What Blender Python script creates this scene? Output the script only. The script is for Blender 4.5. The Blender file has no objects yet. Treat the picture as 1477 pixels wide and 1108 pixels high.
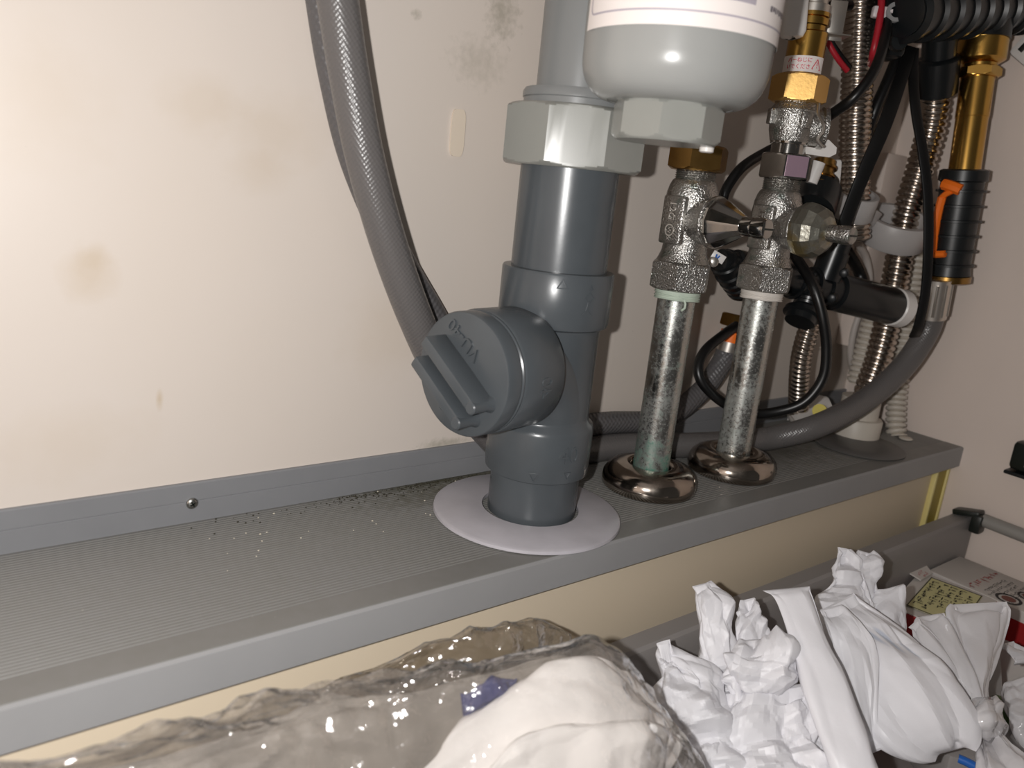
import bpy, bmesh, math, random
import numpy as np
from mathutils import Vector, Matrix

random.seed(7)
scene = bpy.context.scene
COL = scene.collection

# ------------------------------------------------------------------ camera
CAM = np.array([-0.15689, -0.35789, 0.17084])
YAW, PITCH, ROLL, FPX = 0.67147, 0.25218, 0.10362, 1132.46
W_PX, H_PX = 1477, 1108
CX, CY = 738.5, 554.0
_f = np.array([math.sin(YAW) * math.cos(PITCH), math.cos(YAW) * math.cos(PITCH), -math.sin(PITCH)])
_r0 = np.array([math.cos(YAW), -math.sin(YAW), 0.0])
_u0 = np.cross(_r0, _f)
_r = math.cos(ROLL) * _r0 + math.sin(ROLL) * _u0
_u = -math.sin(ROLL) * _r0 + math.cos(ROLL) * _u0

cam_data = bpy.data.cameras.new('camera')
cam_data.sensor_fit = 'HORIZONTAL'
cam_data.sensor_width = 36.0
cam_data.lens = FPX / W_PX * 36.0
cam_data.clip_start = 0.005
cam_data.clip_end = 20
cam_data.dof.use_dof = True
cam_data.dof.focus_distance = 0.43
cam_data.dof.aperture_fstop = 11.0
cam = bpy.data.objects.new('camera', cam_data)
COL.objects.link(cam)
m = Matrix.Identity(4)
for i in range(3):
    m[i][0], m[i][1], m[i][2], m[i][3] = _r[i], _u[i], -_f[i], CAM[i]
cam.matrix_world = m
scene.camera = cam

# ------------------------------------------------------------------ light: dim room + the phone's flash
world = bpy.data.worlds.new('world')
scene.world = world
world.use_nodes = True
bg = world.node_tree.nodes['Background']
bg.inputs[0].default_value = (1.0, 0.95, 0.90, 1)
bg.inputs[1].default_value = 0.05

fl = bpy.data.lights.new('phone_flash', 'POINT')
fl.energy = 4.9
fl.color = (1.0, 0.98, 0.96)
fl.shadow_soft_size = 0.0035
flo = bpy.data.objects.new('phone_flash', fl)
fm = m.copy()
fm.translation = Vector(CAM - 0.026 * _r + 0.004 * _u)
flo.matrix_world = fm
COL.objects.link(flo)

vs = scene.view_settings
scene.display_settings.display_device = 'sRGB'
vs.view_transform = 'Standard'
vs.look = 'None'
vs.exposure = 0.0
vs.gamma = 1.0
vs.use_curve_mapping = False


# ------------------------------------------------------------------ measuring helpers
def ray(u, v):
    return (u - CX) * _r - (v - CY) * _u + FPX * _f


def P(u, v, **k):
    d = ray(u, v)
    (ax, val), = k.items()
    i = 'xyz'.index(ax)
    return CAM + (val - CAM[i]) / d[i] * d


def at(u, v, d):
    return CAM + ray(u, v) / FPX * d


def zv(u, v, X, Y):
    d = ray(u, v)
    n = np.array([X - CAM[0], Y - CAM[1], 0.0])
    return float((CAM + (n @ n) / (d @ n) * d)[2])


# ------------------------------------------------------------------ object helpers
def tag(o, label=None, cat=None, group=None, kind=None):
    if label: o['label'] = label
    if cat: o['category'] = cat
    if group: o['group'] = group
    if kind: o['kind'] = kind
    return o


def thing(name, label, cat, loc=(0, 0, 0), group=None):
    o = bpy.data.objects.new(name, None)
    o.empty_display_size = 0.01
    COL.objects.link(o)
    o.location = Vector([float(c) for c in loc])
    tag(o, label, cat, group)
    return o


def wloc(o):
    v = Vector((0, 0, 0))
    while o is not None:
        v += o.location
        o = o.parent
    return v


class MB:
    """collects shapes in world coordinates, then links them as ONE mesh object"""

    def __init__(s):
        s.v, s.f = [], []

    def add(s, vs_, fs_):
        o = len(s.v)
        s.v.extend([tuple(map(float, q)) for q in vs_])
        s.f.extend([tuple(i + o for i in q) for q in fs_])
        return s

    def grid(s, G, closed_u=False, closed_v=False, flip=False):
        G = np.asarray(G)
        n, mm = G.shape[:2]
        fs_ = []
        for i in range(n if closed_u else n - 1):
            for j in range(mm if closed_v else mm - 1):
                a, b = i * mm + j, i * mm + (j + 1) % mm
                c, d = ((i + 1) % n) * mm + (j + 1) % mm, ((i + 1) % n) * mm + j
                fs_.append((a, d, c, b) if flip else (a, b, c, d))
        return s.add(G.reshape(-1, 3), fs_)

    def rings(s, R, cap=True):
        """R: list of rings (each k x 3), joined and capped"""
        R = np.asarray(R)
        n, k = R.shape[:2]
        o = len(s.v)
        s.grid(R, closed_v=True)
        if cap:
            s.f.append(tuple(o + j for j in range(k - 1, -1, -1)))
            s.f.append(tuple(o + (n - 1) * k + j for j in range(k)))
        return s

    def lathe(s, prof, org=(0, 0, 0), ax=(0, 0, 1), seg=48, ref=None, cap=True, poly=0, ph=0.0, chamfer=None):
        """prof [(r,h)...]; poly>0 clips each ring to a regular polygon of that many sides (across-flats radius = r)"""
        A = np.array(ax, float); A /= np.linalg.norm(A)
        ref = np.array(ref if ref is not None else ((1, 0, 0) if abs(A[0]) < .9 else (0, 1, 0)), float)
        U = ref - A * (ref @ A); U /= np.linalg.norm(U)
        V = np.cross(A, U)
        R = []
        for (r, h) in prof:
            ring = []
            for j in range(seg):
                t = 2 * math.pi * j / seg
                rr = r
                if poly:
                    st = 2 * math.pi / poly
                    q = (t - ph + st / 2) % st - st / 2
                    rr = min(chamfer[0] if False else 9e9, r / math.cos(q))
                ring.append(np.array(org) + A * h + rr * (math.cos(t) * U + math.sin(t) * V))
            R.append(ring)
        return s.rings(R, cap)

    def nut(s, org, ax, h0, h1, af, sides=6, ph=0.0, ref=None, cham=0.12, seg=None):
        """polygonal nut with the usual turned chamfer; af = across-flats radius"""
        A = np.array(ax, float); A /= np.linalg.norm(A)
        ref = np.array(ref if ref is not None else ((1, 0, 0) if abs(A[0]) < .9 else (0, 1, 0)), float)
        U = ref - A * (ref @ A); U /= np.linalg.norm(U)
        V = np.cross(A, U)
        seg = seg or sides * 10
        corner = af / math.cos(math.pi / sides)
        H = h1 - h0
        c = cham * af
        hs = [0, c * .33, c * .66, c, H - c, H - c * .66, H - c * .33, H]
        R = []
        for k, h in enumerate(hs):
            e = max(0.0, (c - min(h, H - h)) / c)
            lim = corner + (af * .97 - corner) * e
            ring = []
            for j in range(seg):
                t = 2 * math.pi * j / seg
                st = 2 * math.pi / sides
                q = (t + st / 2) % st - st / 2
                rr = min(af / math.cos(q), lim)
                ring.append(np.array(org) + A * (h0 + h) + rr * (math.cos(t + ph) * U + math.sin(t + ph) * V))
            R.append(ring)
        return s.rings(R)

    def tube(s, pts, rad, seg=16, step=None, cap=True, flat=None, tw=None, helix=0.0):
        """pts through a Catmull-Rom curve; rad = number or function(arc length, total)"""
        C = curve(pts, step or 0.004)
        L = np.concatenate([[0], np.cumsum(np.linalg.norm(np.diff(C, axis=0), axis=1))])
        T = np.gradient(C, axis=0)
        T /= np.linalg.norm(T, axis=1)[:, None] + 1e-12
        N = np.cross(T[0], [0.3, 0.2, 0.9]); N /= np.linalg.norm(N)
        R = []
        for i in range(len(C)):
            N = N - T[i] * (N @ T[i]); N /= np.linalg.norm(N)
            B = np.cross(T[i], N)
            r = rad(L[i], L[-1]) if callable(rad) else rad
            if flat:
                W_ = np.array(tw, float); W_ = W_ - T[i] * (W_ @ T[i]); W_ /= np.linalg.norm(W_)
                B2 = np.cross(T[i], W_)
                ring = []
                for j in range(seg):
                    t = 2 * math.pi * j / seg
                    cx_, sx_ = math.cos(t), math.sin(t)
                    px_ = math.copysign(abs(cx_) ** .5, cx_); py_ = math.copysign(abs(sx_) ** .5, sx_)
                    ring.append(C[i] + W_ * r * px_ + B2 * r * flat * py_)
                R.append(ring)
            else:
                if helix:
                    R.append([C[i] + rad(L[i] + helix * j / seg, L[-1]) * (math.cos(2 * math.pi * j / seg) * N + math.sin(2 * math.pi * j / seg) * B) for j in range(seg)])
                else:
                    R.append([C[i] + r * (math.cos(2 * math.pi * j / seg) * N + math.sin(2 * math.pi * j / seg) * B) for j in range(seg)])
        return s.rings(R, cap)

    def box(s, c, size, U=(1, 0, 0), V=(0, 1, 0), bev=0.0):
        U = np.array(U, float); U /= np.linalg.norm(U)
        V = np.array(V, float); V = V - U * (U @ V); V /= np.linalg.norm(V)
        N = np.cross(U, V)
        a, b, h = [q / 2 for q in size]
        bev = min(bev, a * .9, b * .9, h * .9)
        if bev <= 0:
            q = [(x * a, y * b, z * h) for z in (-1, 1) for x, y in ((-1, -1), (1, -1), (1, 1), (-1, 1))]
            fs_ = [(3, 2, 1, 0), (4, 5, 6, 7), (0, 1, 5, 4), (1, 2, 6, 5), (2, 3, 7, 6), (3, 0, 4, 7)]
            return s.add([np.array(c) + U * x + V * y + N * z for x, y, z in q], fs_)
        R = []
        for (ins, z) in ((bev, -h), (bev * .3, -h + bev * .3), (0, -h + bev), (0, h - bev), (bev * .3, h - bev * .3), (bev, h)):
            A_, B_ = a - ins, b - ins
            k = bev
            ring = []
            for (sx, sy) in ((1, 1), (-1, 1), (-1, -1), (1, -1)):
                t0 = {(1, 1): 0, (-1, 1): 90, (-1, -1): 180, (1, -1): 270}[(sx, sy)]
                for t in (0, 45, 90):
                    an = math.radians(t0 + t)
                    ring.append(np.array(c) + U * (sx * (A_ - k) + k * math.cos(an)) + V * (sy * (B_ - k) + k * math.sin(an)) + N * z)
            R.append(ring)
        return s.rings(R)

    def prism(s, poly, org, U, V, h0, h1):
        """2-D polygon in the U,V plane, extruded along U x V"""
        U = np.array(U, float); U /= np.linalg.norm(U)
        V = np.array(V, float); V /= np.linalg.norm(V)
        N = np.cross(U, V)
        n = len(poly)
        R = [[np.array(org) + U * x + V * y + N * h for x, y in poly] for h in (h0, h1)]
        return s.rings(R)

    def build(s, name, mat, parent=None, smooth=35, loc=None, kind=None):
        me = bpy.data.meshes.new(name)
        V_ = np.array(s.v)
        if parent is not None:
            off = np.array(wloc(parent))
        elif loc is not None:
            off = np.array(loc, float)
        else:
            off = np.array([(V_[:, 0].min() + V_[:, 0].max()) / 2, (V_[:, 1].min() + V_[:, 1].max()) / 2, V_[:, 2].min()])
        o = bpy.data.objects.new(name, me)
        COL.objects.link(o)
        if parent is not None:
            o.parent = parent
            # origin of a part: centre of its own bounding box, so copies and edits stay sane
            c = (V_.min(0) + V_.max(0)) / 2
            o.location = Vector(c - off)
            me.from_pydata([tuple(q) for q in V_ - c], [], s.f)
        else:
            o.location = Vector(off)
            me.from_pydata([tuple(q) for q in V_ - off], [], s.f)
        bm = bmesh.new(); bm.from_mesh(me)
        bmesh.ops.remove_doubles(bm, verts=bm.verts, dist=1e-7)
        bmesh.ops.recalc_face_normals(bm, faces=bm.faces)
        bm.to_mesh(me); bm.free()
        if smooth:
            me.polygons.foreach_set('use_smooth', [True] * len(me.polygons))
            me.set_sharp_from_angle(angle=math.radians(smooth))
        me.materials.append(mat)
        if kind: o['kind'] = kind
        return o


def curve(pts, step):
    Pn = np.array(pts, float)
    if len(Pn) == 2:
        n = max(2, int(np.linalg.norm(Pn[1] - Pn[0]) / step) + 1)
        t = np.linspace(0, 1, n)[:, None]
        return Pn[0] * (1 - t) + Pn[1] * t
    Q = np.vstack([2 * Pn[0] - Pn[1], Pn, 2 * Pn[-1] - Pn[-2]])
    out = []
    for i in range(1, len(Q) - 2):
        p0, p1, p2, p3 = Q[i - 1:i + 3]
        t = np.linspace(0, 1, 30, endpoint=False)[:, None]
        out.append(.5 * ((2 * p1) + (-p0 + p2) * t + (2 * p0 - 5 * p1 + 4 * p2 - p3) * t ** 2 + (-p0 + 3 * p1 - 3 * p2 + p3) * t ** 3))
    out.append(Pn[-1:])
    D = np.vstack(out)
    L = np.concatenate([[0], np.cumsum(np.linalg.norm(np.diff(D, axis=0), axis=1))])
    n = max(4, int(L[-1] / step) + 1)
    q = np.linspace(0, L[-1], n)
    return np.stack([np.interp(q, L, D[:, k]) for k in range(3)], 1)


def text_mesh(body, size=0.01, ext=0.0003, align='CENTER'):
    cu = bpy.data.curves.new('txt', 'FONT')
    cu.body = body; cu.size = size; cu.extrude = ext
    cu.align_x = align; cu.align_y = 'CENTER'
    cu.resolution_u = 3
    o = bpy.data.objects.new('txt', cu)
    COL.objects.link(o)
    dg = bpy.context.evaluated_depsgraph_get()
    me = bpy.data.meshes.new_from_object(o.evaluated_get(dg))
    v = np.array([tuple(q.co) for q in me.vertices]); f = [tuple(q.vertices) for q in me.polygons]
    bpy.data.objects.remove(o); bpy.data.curves.remove(cu); bpy.data.meshes.remove(me)
    return v, f


def flat_text(mb, body, size, org, U, V, ext=0.0003, align='CENTER'):
    v, f = text_mesh(body, size, ext, align)
    U = np.array(U, float); U /= np.linalg.norm(U); V = np.array(V, float); V /= np.linalg.norm(V)
    N = np.cross(U, V)
    if len(v): mb.add([np.array(org) + U * a + V * b + N * c for a, b, c in v], f)


def cyl_text(mb, body, size, c, R, ang, z, rot=0.0, ext=0.0003, axis='z'):
    """text bent round a vertical (or -x) cylinder of radius R centred at c, at angle ang, height z"""
    v, f = text_mesh(body, size, ext)
    if not len(v): return
    cr, sr = math.cos(rot), math.sin(rot)
    out = []
    for a, b, h in v:
        a, b = a * cr - b * sr, a * sr + b * cr
        t = ang + a / R
        if axis == 'z':
            out.append((c[0] + (R + h) * math.cos(t), c[1] + (R + h) * math.sin(t), z + b))
        else:  # cylinder along x: ang measured in the y,z plane from -y towards +z ; a runs round it, b along x
            out.append((z + b, c[1] - (R + h) * math.cos(t), c[2] + (R + h) * math.sin(t)))
    mb.add(out, f)


# ------------------------------------------------------------------ materials
def srgb(r, g, b):
    return tuple(((c / 255) / 12.92 if c / 255 <= .04045 else ((c / 255 + .055) / 1.055) ** 2.4) for c in (r, g, b))


class Mat:
    def __init__(s, name, col, rough=.5, metal=0.0, spec=.5, coord='Object'):
        s.m = bpy.data.materials.new(name); s.m.use_nodes = True
        s.nt = s.m.node_tree
        s.b = s.nt.nodes['Principled BSDF']
        s.b.inputs['Roughness'].default_value = rough
        s.b.inputs['Metallic'].default_value = metal
        s.b.inputs['Specular IOR Level'].default_value = spec
        s.tc = s.nt.nodes.new('ShaderNodeTexCoord').outputs[coord]
        if coord == 'World':
            pass
        rgb = s.nt.nodes.new('ShaderNodeRGB'); rgb.outputs[0].default_value = (*col, 1)
        s.col = rgb.outputs[0]
        s.bump = None

    def noise(s, scale, detail=4, rough=.55, vec=None, dist=0.0):
        n = s.nt.nodes.new('ShaderNodeTexNoise')
        n.inputs['Scale'].default_value = scale; n.inputs['Detail'].default_value = detail
        n.inputs['Roughness'].default_value = rough; n.inputs['Distortion'].default_value = dist
        s.nt.links.new(vec or s.tc, n.inputs['Vector'])
        return n.outputs['Fac']

    def ramp(s, fac, a, b, lo=0.0, hi=1.0):
        r = s.nt.nodes.new('ShaderNodeMapRange')
        r.inputs[1].default_value, r.inputs[2].default_value = a, b
        r.inputs[3].default_value, r.inputs[4].default_value = lo, hi
        s.nt.links.new(fac, r.inputs[0])
        return r.outputs[0]

    def mix(s, fac, col):
        x = s.nt.nodes.new('ShaderNodeMix'); x.data_type = 'RGBA'
        if isinstance(fac, (int, float)): x.inputs[0].default_value = fac
        else: s.nt.links.new(fac, x.inputs[0])
        s.nt.links.new(s.col, x.inputs[6])
        x.inputs[7].default_value = (*col, 1)
        s.col = x.outputs[2]
        return s

    def math(s, op, a, b):
        n = s.nt.nodes.new('ShaderNodeMath'); n.operation = op
        for i, q in enumerate((a, b)):
            if isinstance(q, (int, float)): n.inputs[i].default_value = q
            else: s.nt.links.new(q, n.inputs[i])
        return n.outputs[0]

    def vary(s, scale, amt, col=None, a=.35, b=.7, detail=4):
        return s.mix(s.math('MULTIPLY', s.ramp(s.noise(scale, detail), a, b), amt), col or (0, 0, 0))

    def blot(s, c, rad, col, amt, nscale=30, edge=.5, wob=.6):
        """a stain with a shape of its own around point c (object coordinates), radii rad"""
        mp = s.nt.nodes.new('ShaderNodeMapping'); mp.vector_type = 'TEXTURE'
        mp.inputs['Location'].default_value = c
        mp.inputs['Scale'].default_value = rad
        s.nt.links.new(s.tc, mp.inputs['Vector'])
        ln = s.nt.nodes.new('ShaderNodeVectorMath'); ln.operation = 'LENGTH'
        s.nt.links.new(mp.outputs[0], ln.inputs[0])
        d = s.math('ADD', ln.outputs['Value'], s.ramp(s.noise(nscale, 5), 0, 1, -wob, wob))
        return s.mix(s.math('MULTIPLY', s.ramp(d, 1.0, edge), amt), col)

    def bumpn(s, fac, strength=.3, dist=.001):
        b = s.nt.nodes.new('ShaderNodeBump')
        b.inputs['Strength'].default_value = strength; b.inputs['Distance'].default_value = dist
        s.nt.links.new(fac, b.inputs['Height'])
        if s.bump is not None: s.nt.links.new(s.bump, b.inputs['Normal'])
        s.bump = b.outputs[0]
        return s

    def inp(s, name, sock):
        s.nt.links.new(sock, s.b.inputs[name]); return s

    def done(s):
        s.nt.links.new(s.col, s.b.inputs['Base Color'])
        if s.bump is not None: s.nt.links.new(s.bump, s.b.inputs['Normal'])
        return s.m


def simple(name, rgb, rough=.4, metal=0.0, vary=.0, vs_=60, spec=.5, bump=0.0, bs=400):
    k = Mat(name, srgb(*rgb), rough, metal, spec)
    if vary: k.vary(vs_, vary)
    if bump: k.bumpn(k.noise(bs, 2), bump, .0005)
    return k.done()


# wall: cream laminate, old water stains, grey scuffs
k = Mat('cream_laminate', srgb(217, 207, 198), .42, 0, .35)
k.vary(6, .10, srgb(210, 190, 160))
k.vary(3, .12, srgb(200, 190, 180))
for (u, v, ru, rv, a) in ((128, 392, .013, .014, .26), (135, 370, .008, .006, .22), (290, 150, .022, .016, .13), (400, 190, .03, .02, .14),
                          (230, 575, .002, .006, .45), (60, 150, .03, .03, .10), (370, 250, .02, .012, .12), (560, 480, .03, .03, .12),
                          (100, 640, .04, .02, .10)):
    q = P(u, v, y=0)
    k.blot((q[0], 0, q[2]), (ru, .05, rv), srgb(184, 158, 116), a, 60, .2)
for (u, v, ru, rv, a) in ((725, 20, .012, .016, .42), (690, 90, .020, .014, .22), (600, 20, .003, .003, .4)):
    q = P(u, v, y=0)
    k.blot((q[0], 0, q[2]), (ru, .05, rv), srgb(110, 108, 84), a, 260, .0, 1.1)
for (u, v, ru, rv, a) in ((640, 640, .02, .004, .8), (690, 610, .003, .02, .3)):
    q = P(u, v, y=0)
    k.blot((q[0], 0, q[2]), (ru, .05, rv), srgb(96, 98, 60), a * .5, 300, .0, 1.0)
n = k.noise(420, 2)
k.mix(k.math('MULTIPLY', k.ramp(n, .78, .84), .5), srgb(120, 100, 80))
k.bumpn(k.noise(9, 2), .06, .004)
k.bumpn(k.noise(700, 2), .05, .0002)
M_WALL = k.done()
k = Mat('cream_laminate_side', srgb(232, 218, 208), .45, 0, .3)
k.vary(8, .10, srgb(190, 170, 160)); k.bumpn(k.noise(700, 2), .05, .0002)
M_WALLR = k.done()
k = Mat('cream_panel', srgb(218, 203, 180), .45, 0, .3)
k.vary(9, .08, srgb(210, 190, 150))
M_PANEL = k.done()
# ledge
k = Mat('grey_vinyl_ledge', srgb(122, 121, 119), .42, 0, .4)
k.vary(14, .16, srgb(112, 110, 98)); k.vary(160, .10, srgb(90, 86, 70))
q = P(600, 715, z=0)
k.blot((q[0] + .03, q[1], 0), (.07, .02, .05), srgb(74, 70, 52), .75, 220, .0, .9)
q = P(640, 690, z=0)
k.blot((q[0], -.004, 0), (.09, .006, .05), srgb(58, 56, 36), .85, 300, .0, .9)
q = P(1120, 650, z=0)
k.blot((q[0], q[1], 0), (.10, .035, .05), srgb(70, 66, 56), .75, 120, .0, .9)  # dirt plus the shade on the right of the ledge, painted as one patch
n = k.noise(900, 1)
k.mix(k.math('MULTIPLY', k.ramp(n, .80, .84), .6), srgb(210, 205, 190))
k.inp('Roughness', k.ramp(k.noise(30), .3, .7, .34, .5))
M_LEDGE = k.done()
M_LIP = simple('grey_vinyl_lip', (148, 148, 149), .4, vary=.06, vs_=20)
M_STRIP = simple('grey_strip', (132, 133, 136), .42, vary=.07, vs_=25)
M_STEEL = simple('screw_steel', (190, 190, 186), .25, 1)
M_PVC = simple('dark_grey_pvc', (79, 84, 88), .27, vary=.14, vs_=30, bump=.03, bs=300)
M_PVC2 = simple('mid_grey_pvc', (128, 130, 130), .28, vary=.05, vs_=20)
M_NUT = simple('pale_grey_plastic', (144, 145, 140), .26, vary=.06, vs_=25)
M_TRAP = simple('grey_trap_plastic', (152, 153, 151), .25, vary=.05, vs_=25)
M_STICK = simple('white_sticker', (236, 228, 224), .45)
M_PRINT = simple('lilac_print', (176, 168, 178), .5)
M_PRINT2 = simple('dark_print', (110, 104, 112), .5)
M_FLANGE = simple('lilac_white_plastic', (184, 181, 187), .35, vary=.16, vs_=40)
k = Mat('braided_hose', srgb(98, 95, 94), .3, 0, .5)
M_HOSE = k.done()
M_HOSE2 = simple('braided_hose_dull', (92, 90, 91), .42, vary=.05)
k = Mat('chrome_cast', srgb(196, 194, 190), .3, 1)
k.vary(40, .3, srgb(100, 98, 94))
k.mix(k.math('MULTIPLY', k.ramp(k.noise(70, 5), .58, .68), .55), srgb(70, 112, 98))
k.bumpn(k.noise(1000, 2), .8, .0008)
k.inp('Roughness', k.ramp(k.noise(60), .3, .7, .2, .38))
M_CAST = k.done()
k = Mat('chrome_clean', srgb(186, 184, 180), .12, 1)
k.vary(50, .25, srgb(110, 104, 98))
M_CHROME = k.done()
k = Mat('chrome_dome', srgb(176, 166, 156), .1, 1)
k.vary(60, .5, srgb(96, 82, 68))
k.inp('Roughness', k.ramp(k.noise(80), .35, .75, .06, .3))
M_DOME = k.done()


def patina_pipe(name, green, low, amt, white):
    k = Mat(name, srgb(190, 190, 186), .2, 1)
    sx = k.nt.nodes.new('ShaderNodeSeparateXYZ'); k.nt.links.new(k.tc, sx.inputs[0])
    z = sx.outputs[2]
    n = k.noise(110, 9, .8)
    nn = k.noise(500, 9, .8)
    big = k.noise(45, 3, .5)
    edge = k.ramp(z, -.02, -.058, 0.0, low)
    f1 = k.ramp(k.math('ADD', n, edge), .54, .76, 0, amt)
    f2 = k.ramp(k.math('ADD', nn, k.ramp(big, .35, .65, -.12, .08)), .42, .74, 0, white)
    k.mix(f2, srgb(176, 184, 180)); k.mix(f1, green)
    mx = k.math('MAXIMUM', f1, f2)
    k.inp('Metallic', k.ramp(mx, 0, 1, 1, 0.1)); k.inp('Roughness', k.ramp(mx, 0, .8, .2, .55))
    k.bumpn(mx, .25, .0003)
    return k.done()


M_PIPE_A = patina_pipe('green_patina_chrome', srgb(36, 116, 94), .26, .95, .5)
M_PIPE_B = patina_pipe('white_patina_chrome', srgb(90, 124, 114), .10, .4, .75)
k = Mat('bonnet_scale', srgb(150, 148, 138), .35, .9)
k.mix(k.ramp(k.noise(110, 6, .7), .46, .6, 0, .8), srgb(170, 170, 160))
k.mix(k.ramp(k.noise(45, 4), .56, .66, 0, .8), srgb(158, 138, 84))
k.bumpn(k.noise(300, 3), .5, .0006)
M_SCALE = k.done()
k = Mat('old_brass', srgb(166, 130, 74), .28, 1); k.vary(60, .4, srgb(96, 66, 30)); M_BRASS = k.done()
k = Mat('bright_brass', srgb(206, 164, 86), .25, 1); k.vary(40, .25, srgb(140, 100, 46)); M_BRASS2 = k.done()
k = Mat('satin_brass', srgb(222, 180, 110), .45, 1); k.bumpn(k.noise(600, 2), .2, .0003); M_BRASS3 = k.done()
M_TAPE = simple('thread_seal_tape', (226, 220, 212), .6, vary=.1, vs_=80)
M_TAPEG = simple('thread_seal_tape_green', (196, 210, 194), .6, vary=.2, vs_=80)
k = Mat('stainless_flex', srgb(196, 186, 176), .24, 1); k.vary(50, .25, srgb(130, 112, 94)); M_FLEX = k.done()
M_BLACK = simple('black_plastic', (20, 23, 25), .3)
M_BLACKC = simple('black_cable', (14, 14, 15), .36)
M_BLACKG = simple('black_rubber', (24, 27, 29), .38)
M_RED = simple('red_cable', (170, 30, 44), .4)
M_WHITEP = simple('white_plastic', (226, 222, 218), .35)
M_WHITEC = simple('white_cable', (196, 188, 182), .45)
M_GREYC = simple('grey_clamp', (172, 168, 166), .4)
M_IVORY = simple('ivory_plastic', (206, 198, 186), .45)
M_ORANGE = simple('orange_plastic', (255, 122, 30), .45)
M_SILVER = simple('crimped_silver', (214, 208, 200), .38, 1)
M_YELLOW = simple('yellow_tape', (228, 212, 140), .5)
M_YELLOW2 = simple('yellow_seal', (168, 148, 62), .5)
M_DRAWER = simple('grey_drawer_steel', (140, 136, 134), .45, vary=.06, vs_=15)
M_ROD = simple('grey_rod', (150, 147, 142), .45)
M_DARK = simple('dark_green_plastic', (24, 30, 26), .4)
M_CARD = simple('white_card', (206, 200, 194), .55, vary=.05, vs_=30)
M_CREAMLAB = simple('cream_label', (206, 200, 146), .55)
M_REDPRINT = simple('red_print', (150, 22, 24), .5)
M_INK = simple('black_ink', (44, 40, 40), .6)
M_REDINK = simple('red_ink', (178, 60, 60), .6)
M_BROWNINK = simple('brown_print', (120, 72, 62), .6)
M_PINKINK = simple('pink_ink', (214, 60, 84), .5)
M_BLUE = simple('navy_cloth', (50, 56, 112), .6, vary=.3, vs_=120)
M_BLUEP = simple('blue_plastic', (30, 96, 180), .4)
M_GREENP = simple('green_packet', (70, 96, 48), .5, vary=.3, vs_=60)
M_TAUPE = simple('taupe_paper', (152, 145, 137), .6, vary=.3, vs_=20)
M_PURPLE = simple('purple_steel', (186, 158, 176), .45, .55, bump=.2, bs=500)


def film(name, tint, haze, hcol, gloss, rough=.12, bscale=160, bstr=.6):
    """thin plastic film: mostly clear, part milky, with a shiny crinkled surface"""
    m_ = bpy.data.materials.new(name); m_.use_nodes = True
    nt = m_.node_tree; nt.nodes.clear()
    out = nt.nodes.new('ShaderNodeOutputMaterial')
    tr = nt.nodes.new('ShaderNodeBsdfTransparent'); tr.inputs[0].default_value = (*tint, 1)
    df = nt.nodes.new('ShaderNodeBsdfDiffuse'); df.inputs[0].default_value = (*hcol, 1)
    tl = nt.nodes.new('ShaderNodeBsdfTranslucent'); tl.inputs[0].default_value = (*hcol, 1)
    gl = nt.nodes.new('ShaderNodeBsdfGlossy'); gl.inputs['Roughness'].default_value = rough
    tc = nt.nodes.new('ShaderNodeTexCoord')
    no = nt.nodes.new('ShaderNodeTexNoise'); no.inputs['Scale'].default_value = bscale; no.inputs['Detail'].default_value = 3
    nt.links.new(tc.outputs['Object'], no.inputs['Vector'])
    vo = nt.nodes.new('ShaderNodeTexVoronoi'); vo.inputs['Scale'].default_value = bscale * .6
    nt.links.new(tc.outputs['Object'], vo.inputs['Vector'])
    ad = nt.nodes.new('ShaderNodeMath'); ad.operation = 'ADD'
    nt.links.new(no.outputs['Fac'], ad.inputs[0]); nt.links.new(vo.outputs['Distance'], ad.inputs[1])
    bp = nt.nodes.new('ShaderNodeBump'); bp.inputs['Strength'].default_value = bstr; bp.inputs['Distance'].default_value = .002
    nt.links.new(ad.outputs[0], bp.inputs['Height'])
    for q in (df, gl): nt.links.new(bp.outputs[0], q.inputs['Normal'])
    m0 = nt.nodes.new('ShaderNodeMixShader'); m0.inputs[0].default_value = .25
    nt.links.new(df.outputs[0], m0.inputs[1]); nt.links.new(tl.outputs[0], m0.inputs[2])
    m1 = nt.nodes.new('ShaderNodeMixShader'); m1.inputs[0].default_value = haze
    nt.links.new(tr.outputs[0], m1.inputs[1]); nt.links.new(m0.outputs[0], m1.inputs[2])
    fr = nt.nodes.new('ShaderNodeFresnel')      # same reflectance from either side of the sheet
    ge = nt.nodes.new('ShaderNodeNewGeometry'); mr = nt.nodes.new('ShaderNodeMapRange')
    mr.inputs[3].default_value, mr.inputs[4].default_value = 1.5, 1 / 1.5
    nt.links.new(ge.outputs['Backfacing'], mr.inputs[0]); nt.links.new(mr.outputs[0], fr.inputs['IOR'])
    mu = nt.nodes.new('ShaderNodeMath'); mu.operation = 'MULTIPLY'; mu.inputs[1].default_value = gloss; mu.use_clamp = True
    nt.links.new(fr.outputs[0], mu.inputs[0])
    m2 = nt.nodes.new('ShaderNodeMixShader')
    nt.links.new(mu.outputs[0], m2.inputs[0]); nt.links.new(m1.outputs[0], m2.inputs[1]); nt.links.new(gl.outputs[0], m2.inputs[2])
    nt.links.new(m2.outputs[0], out.inputs[0])
    return m_


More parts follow.
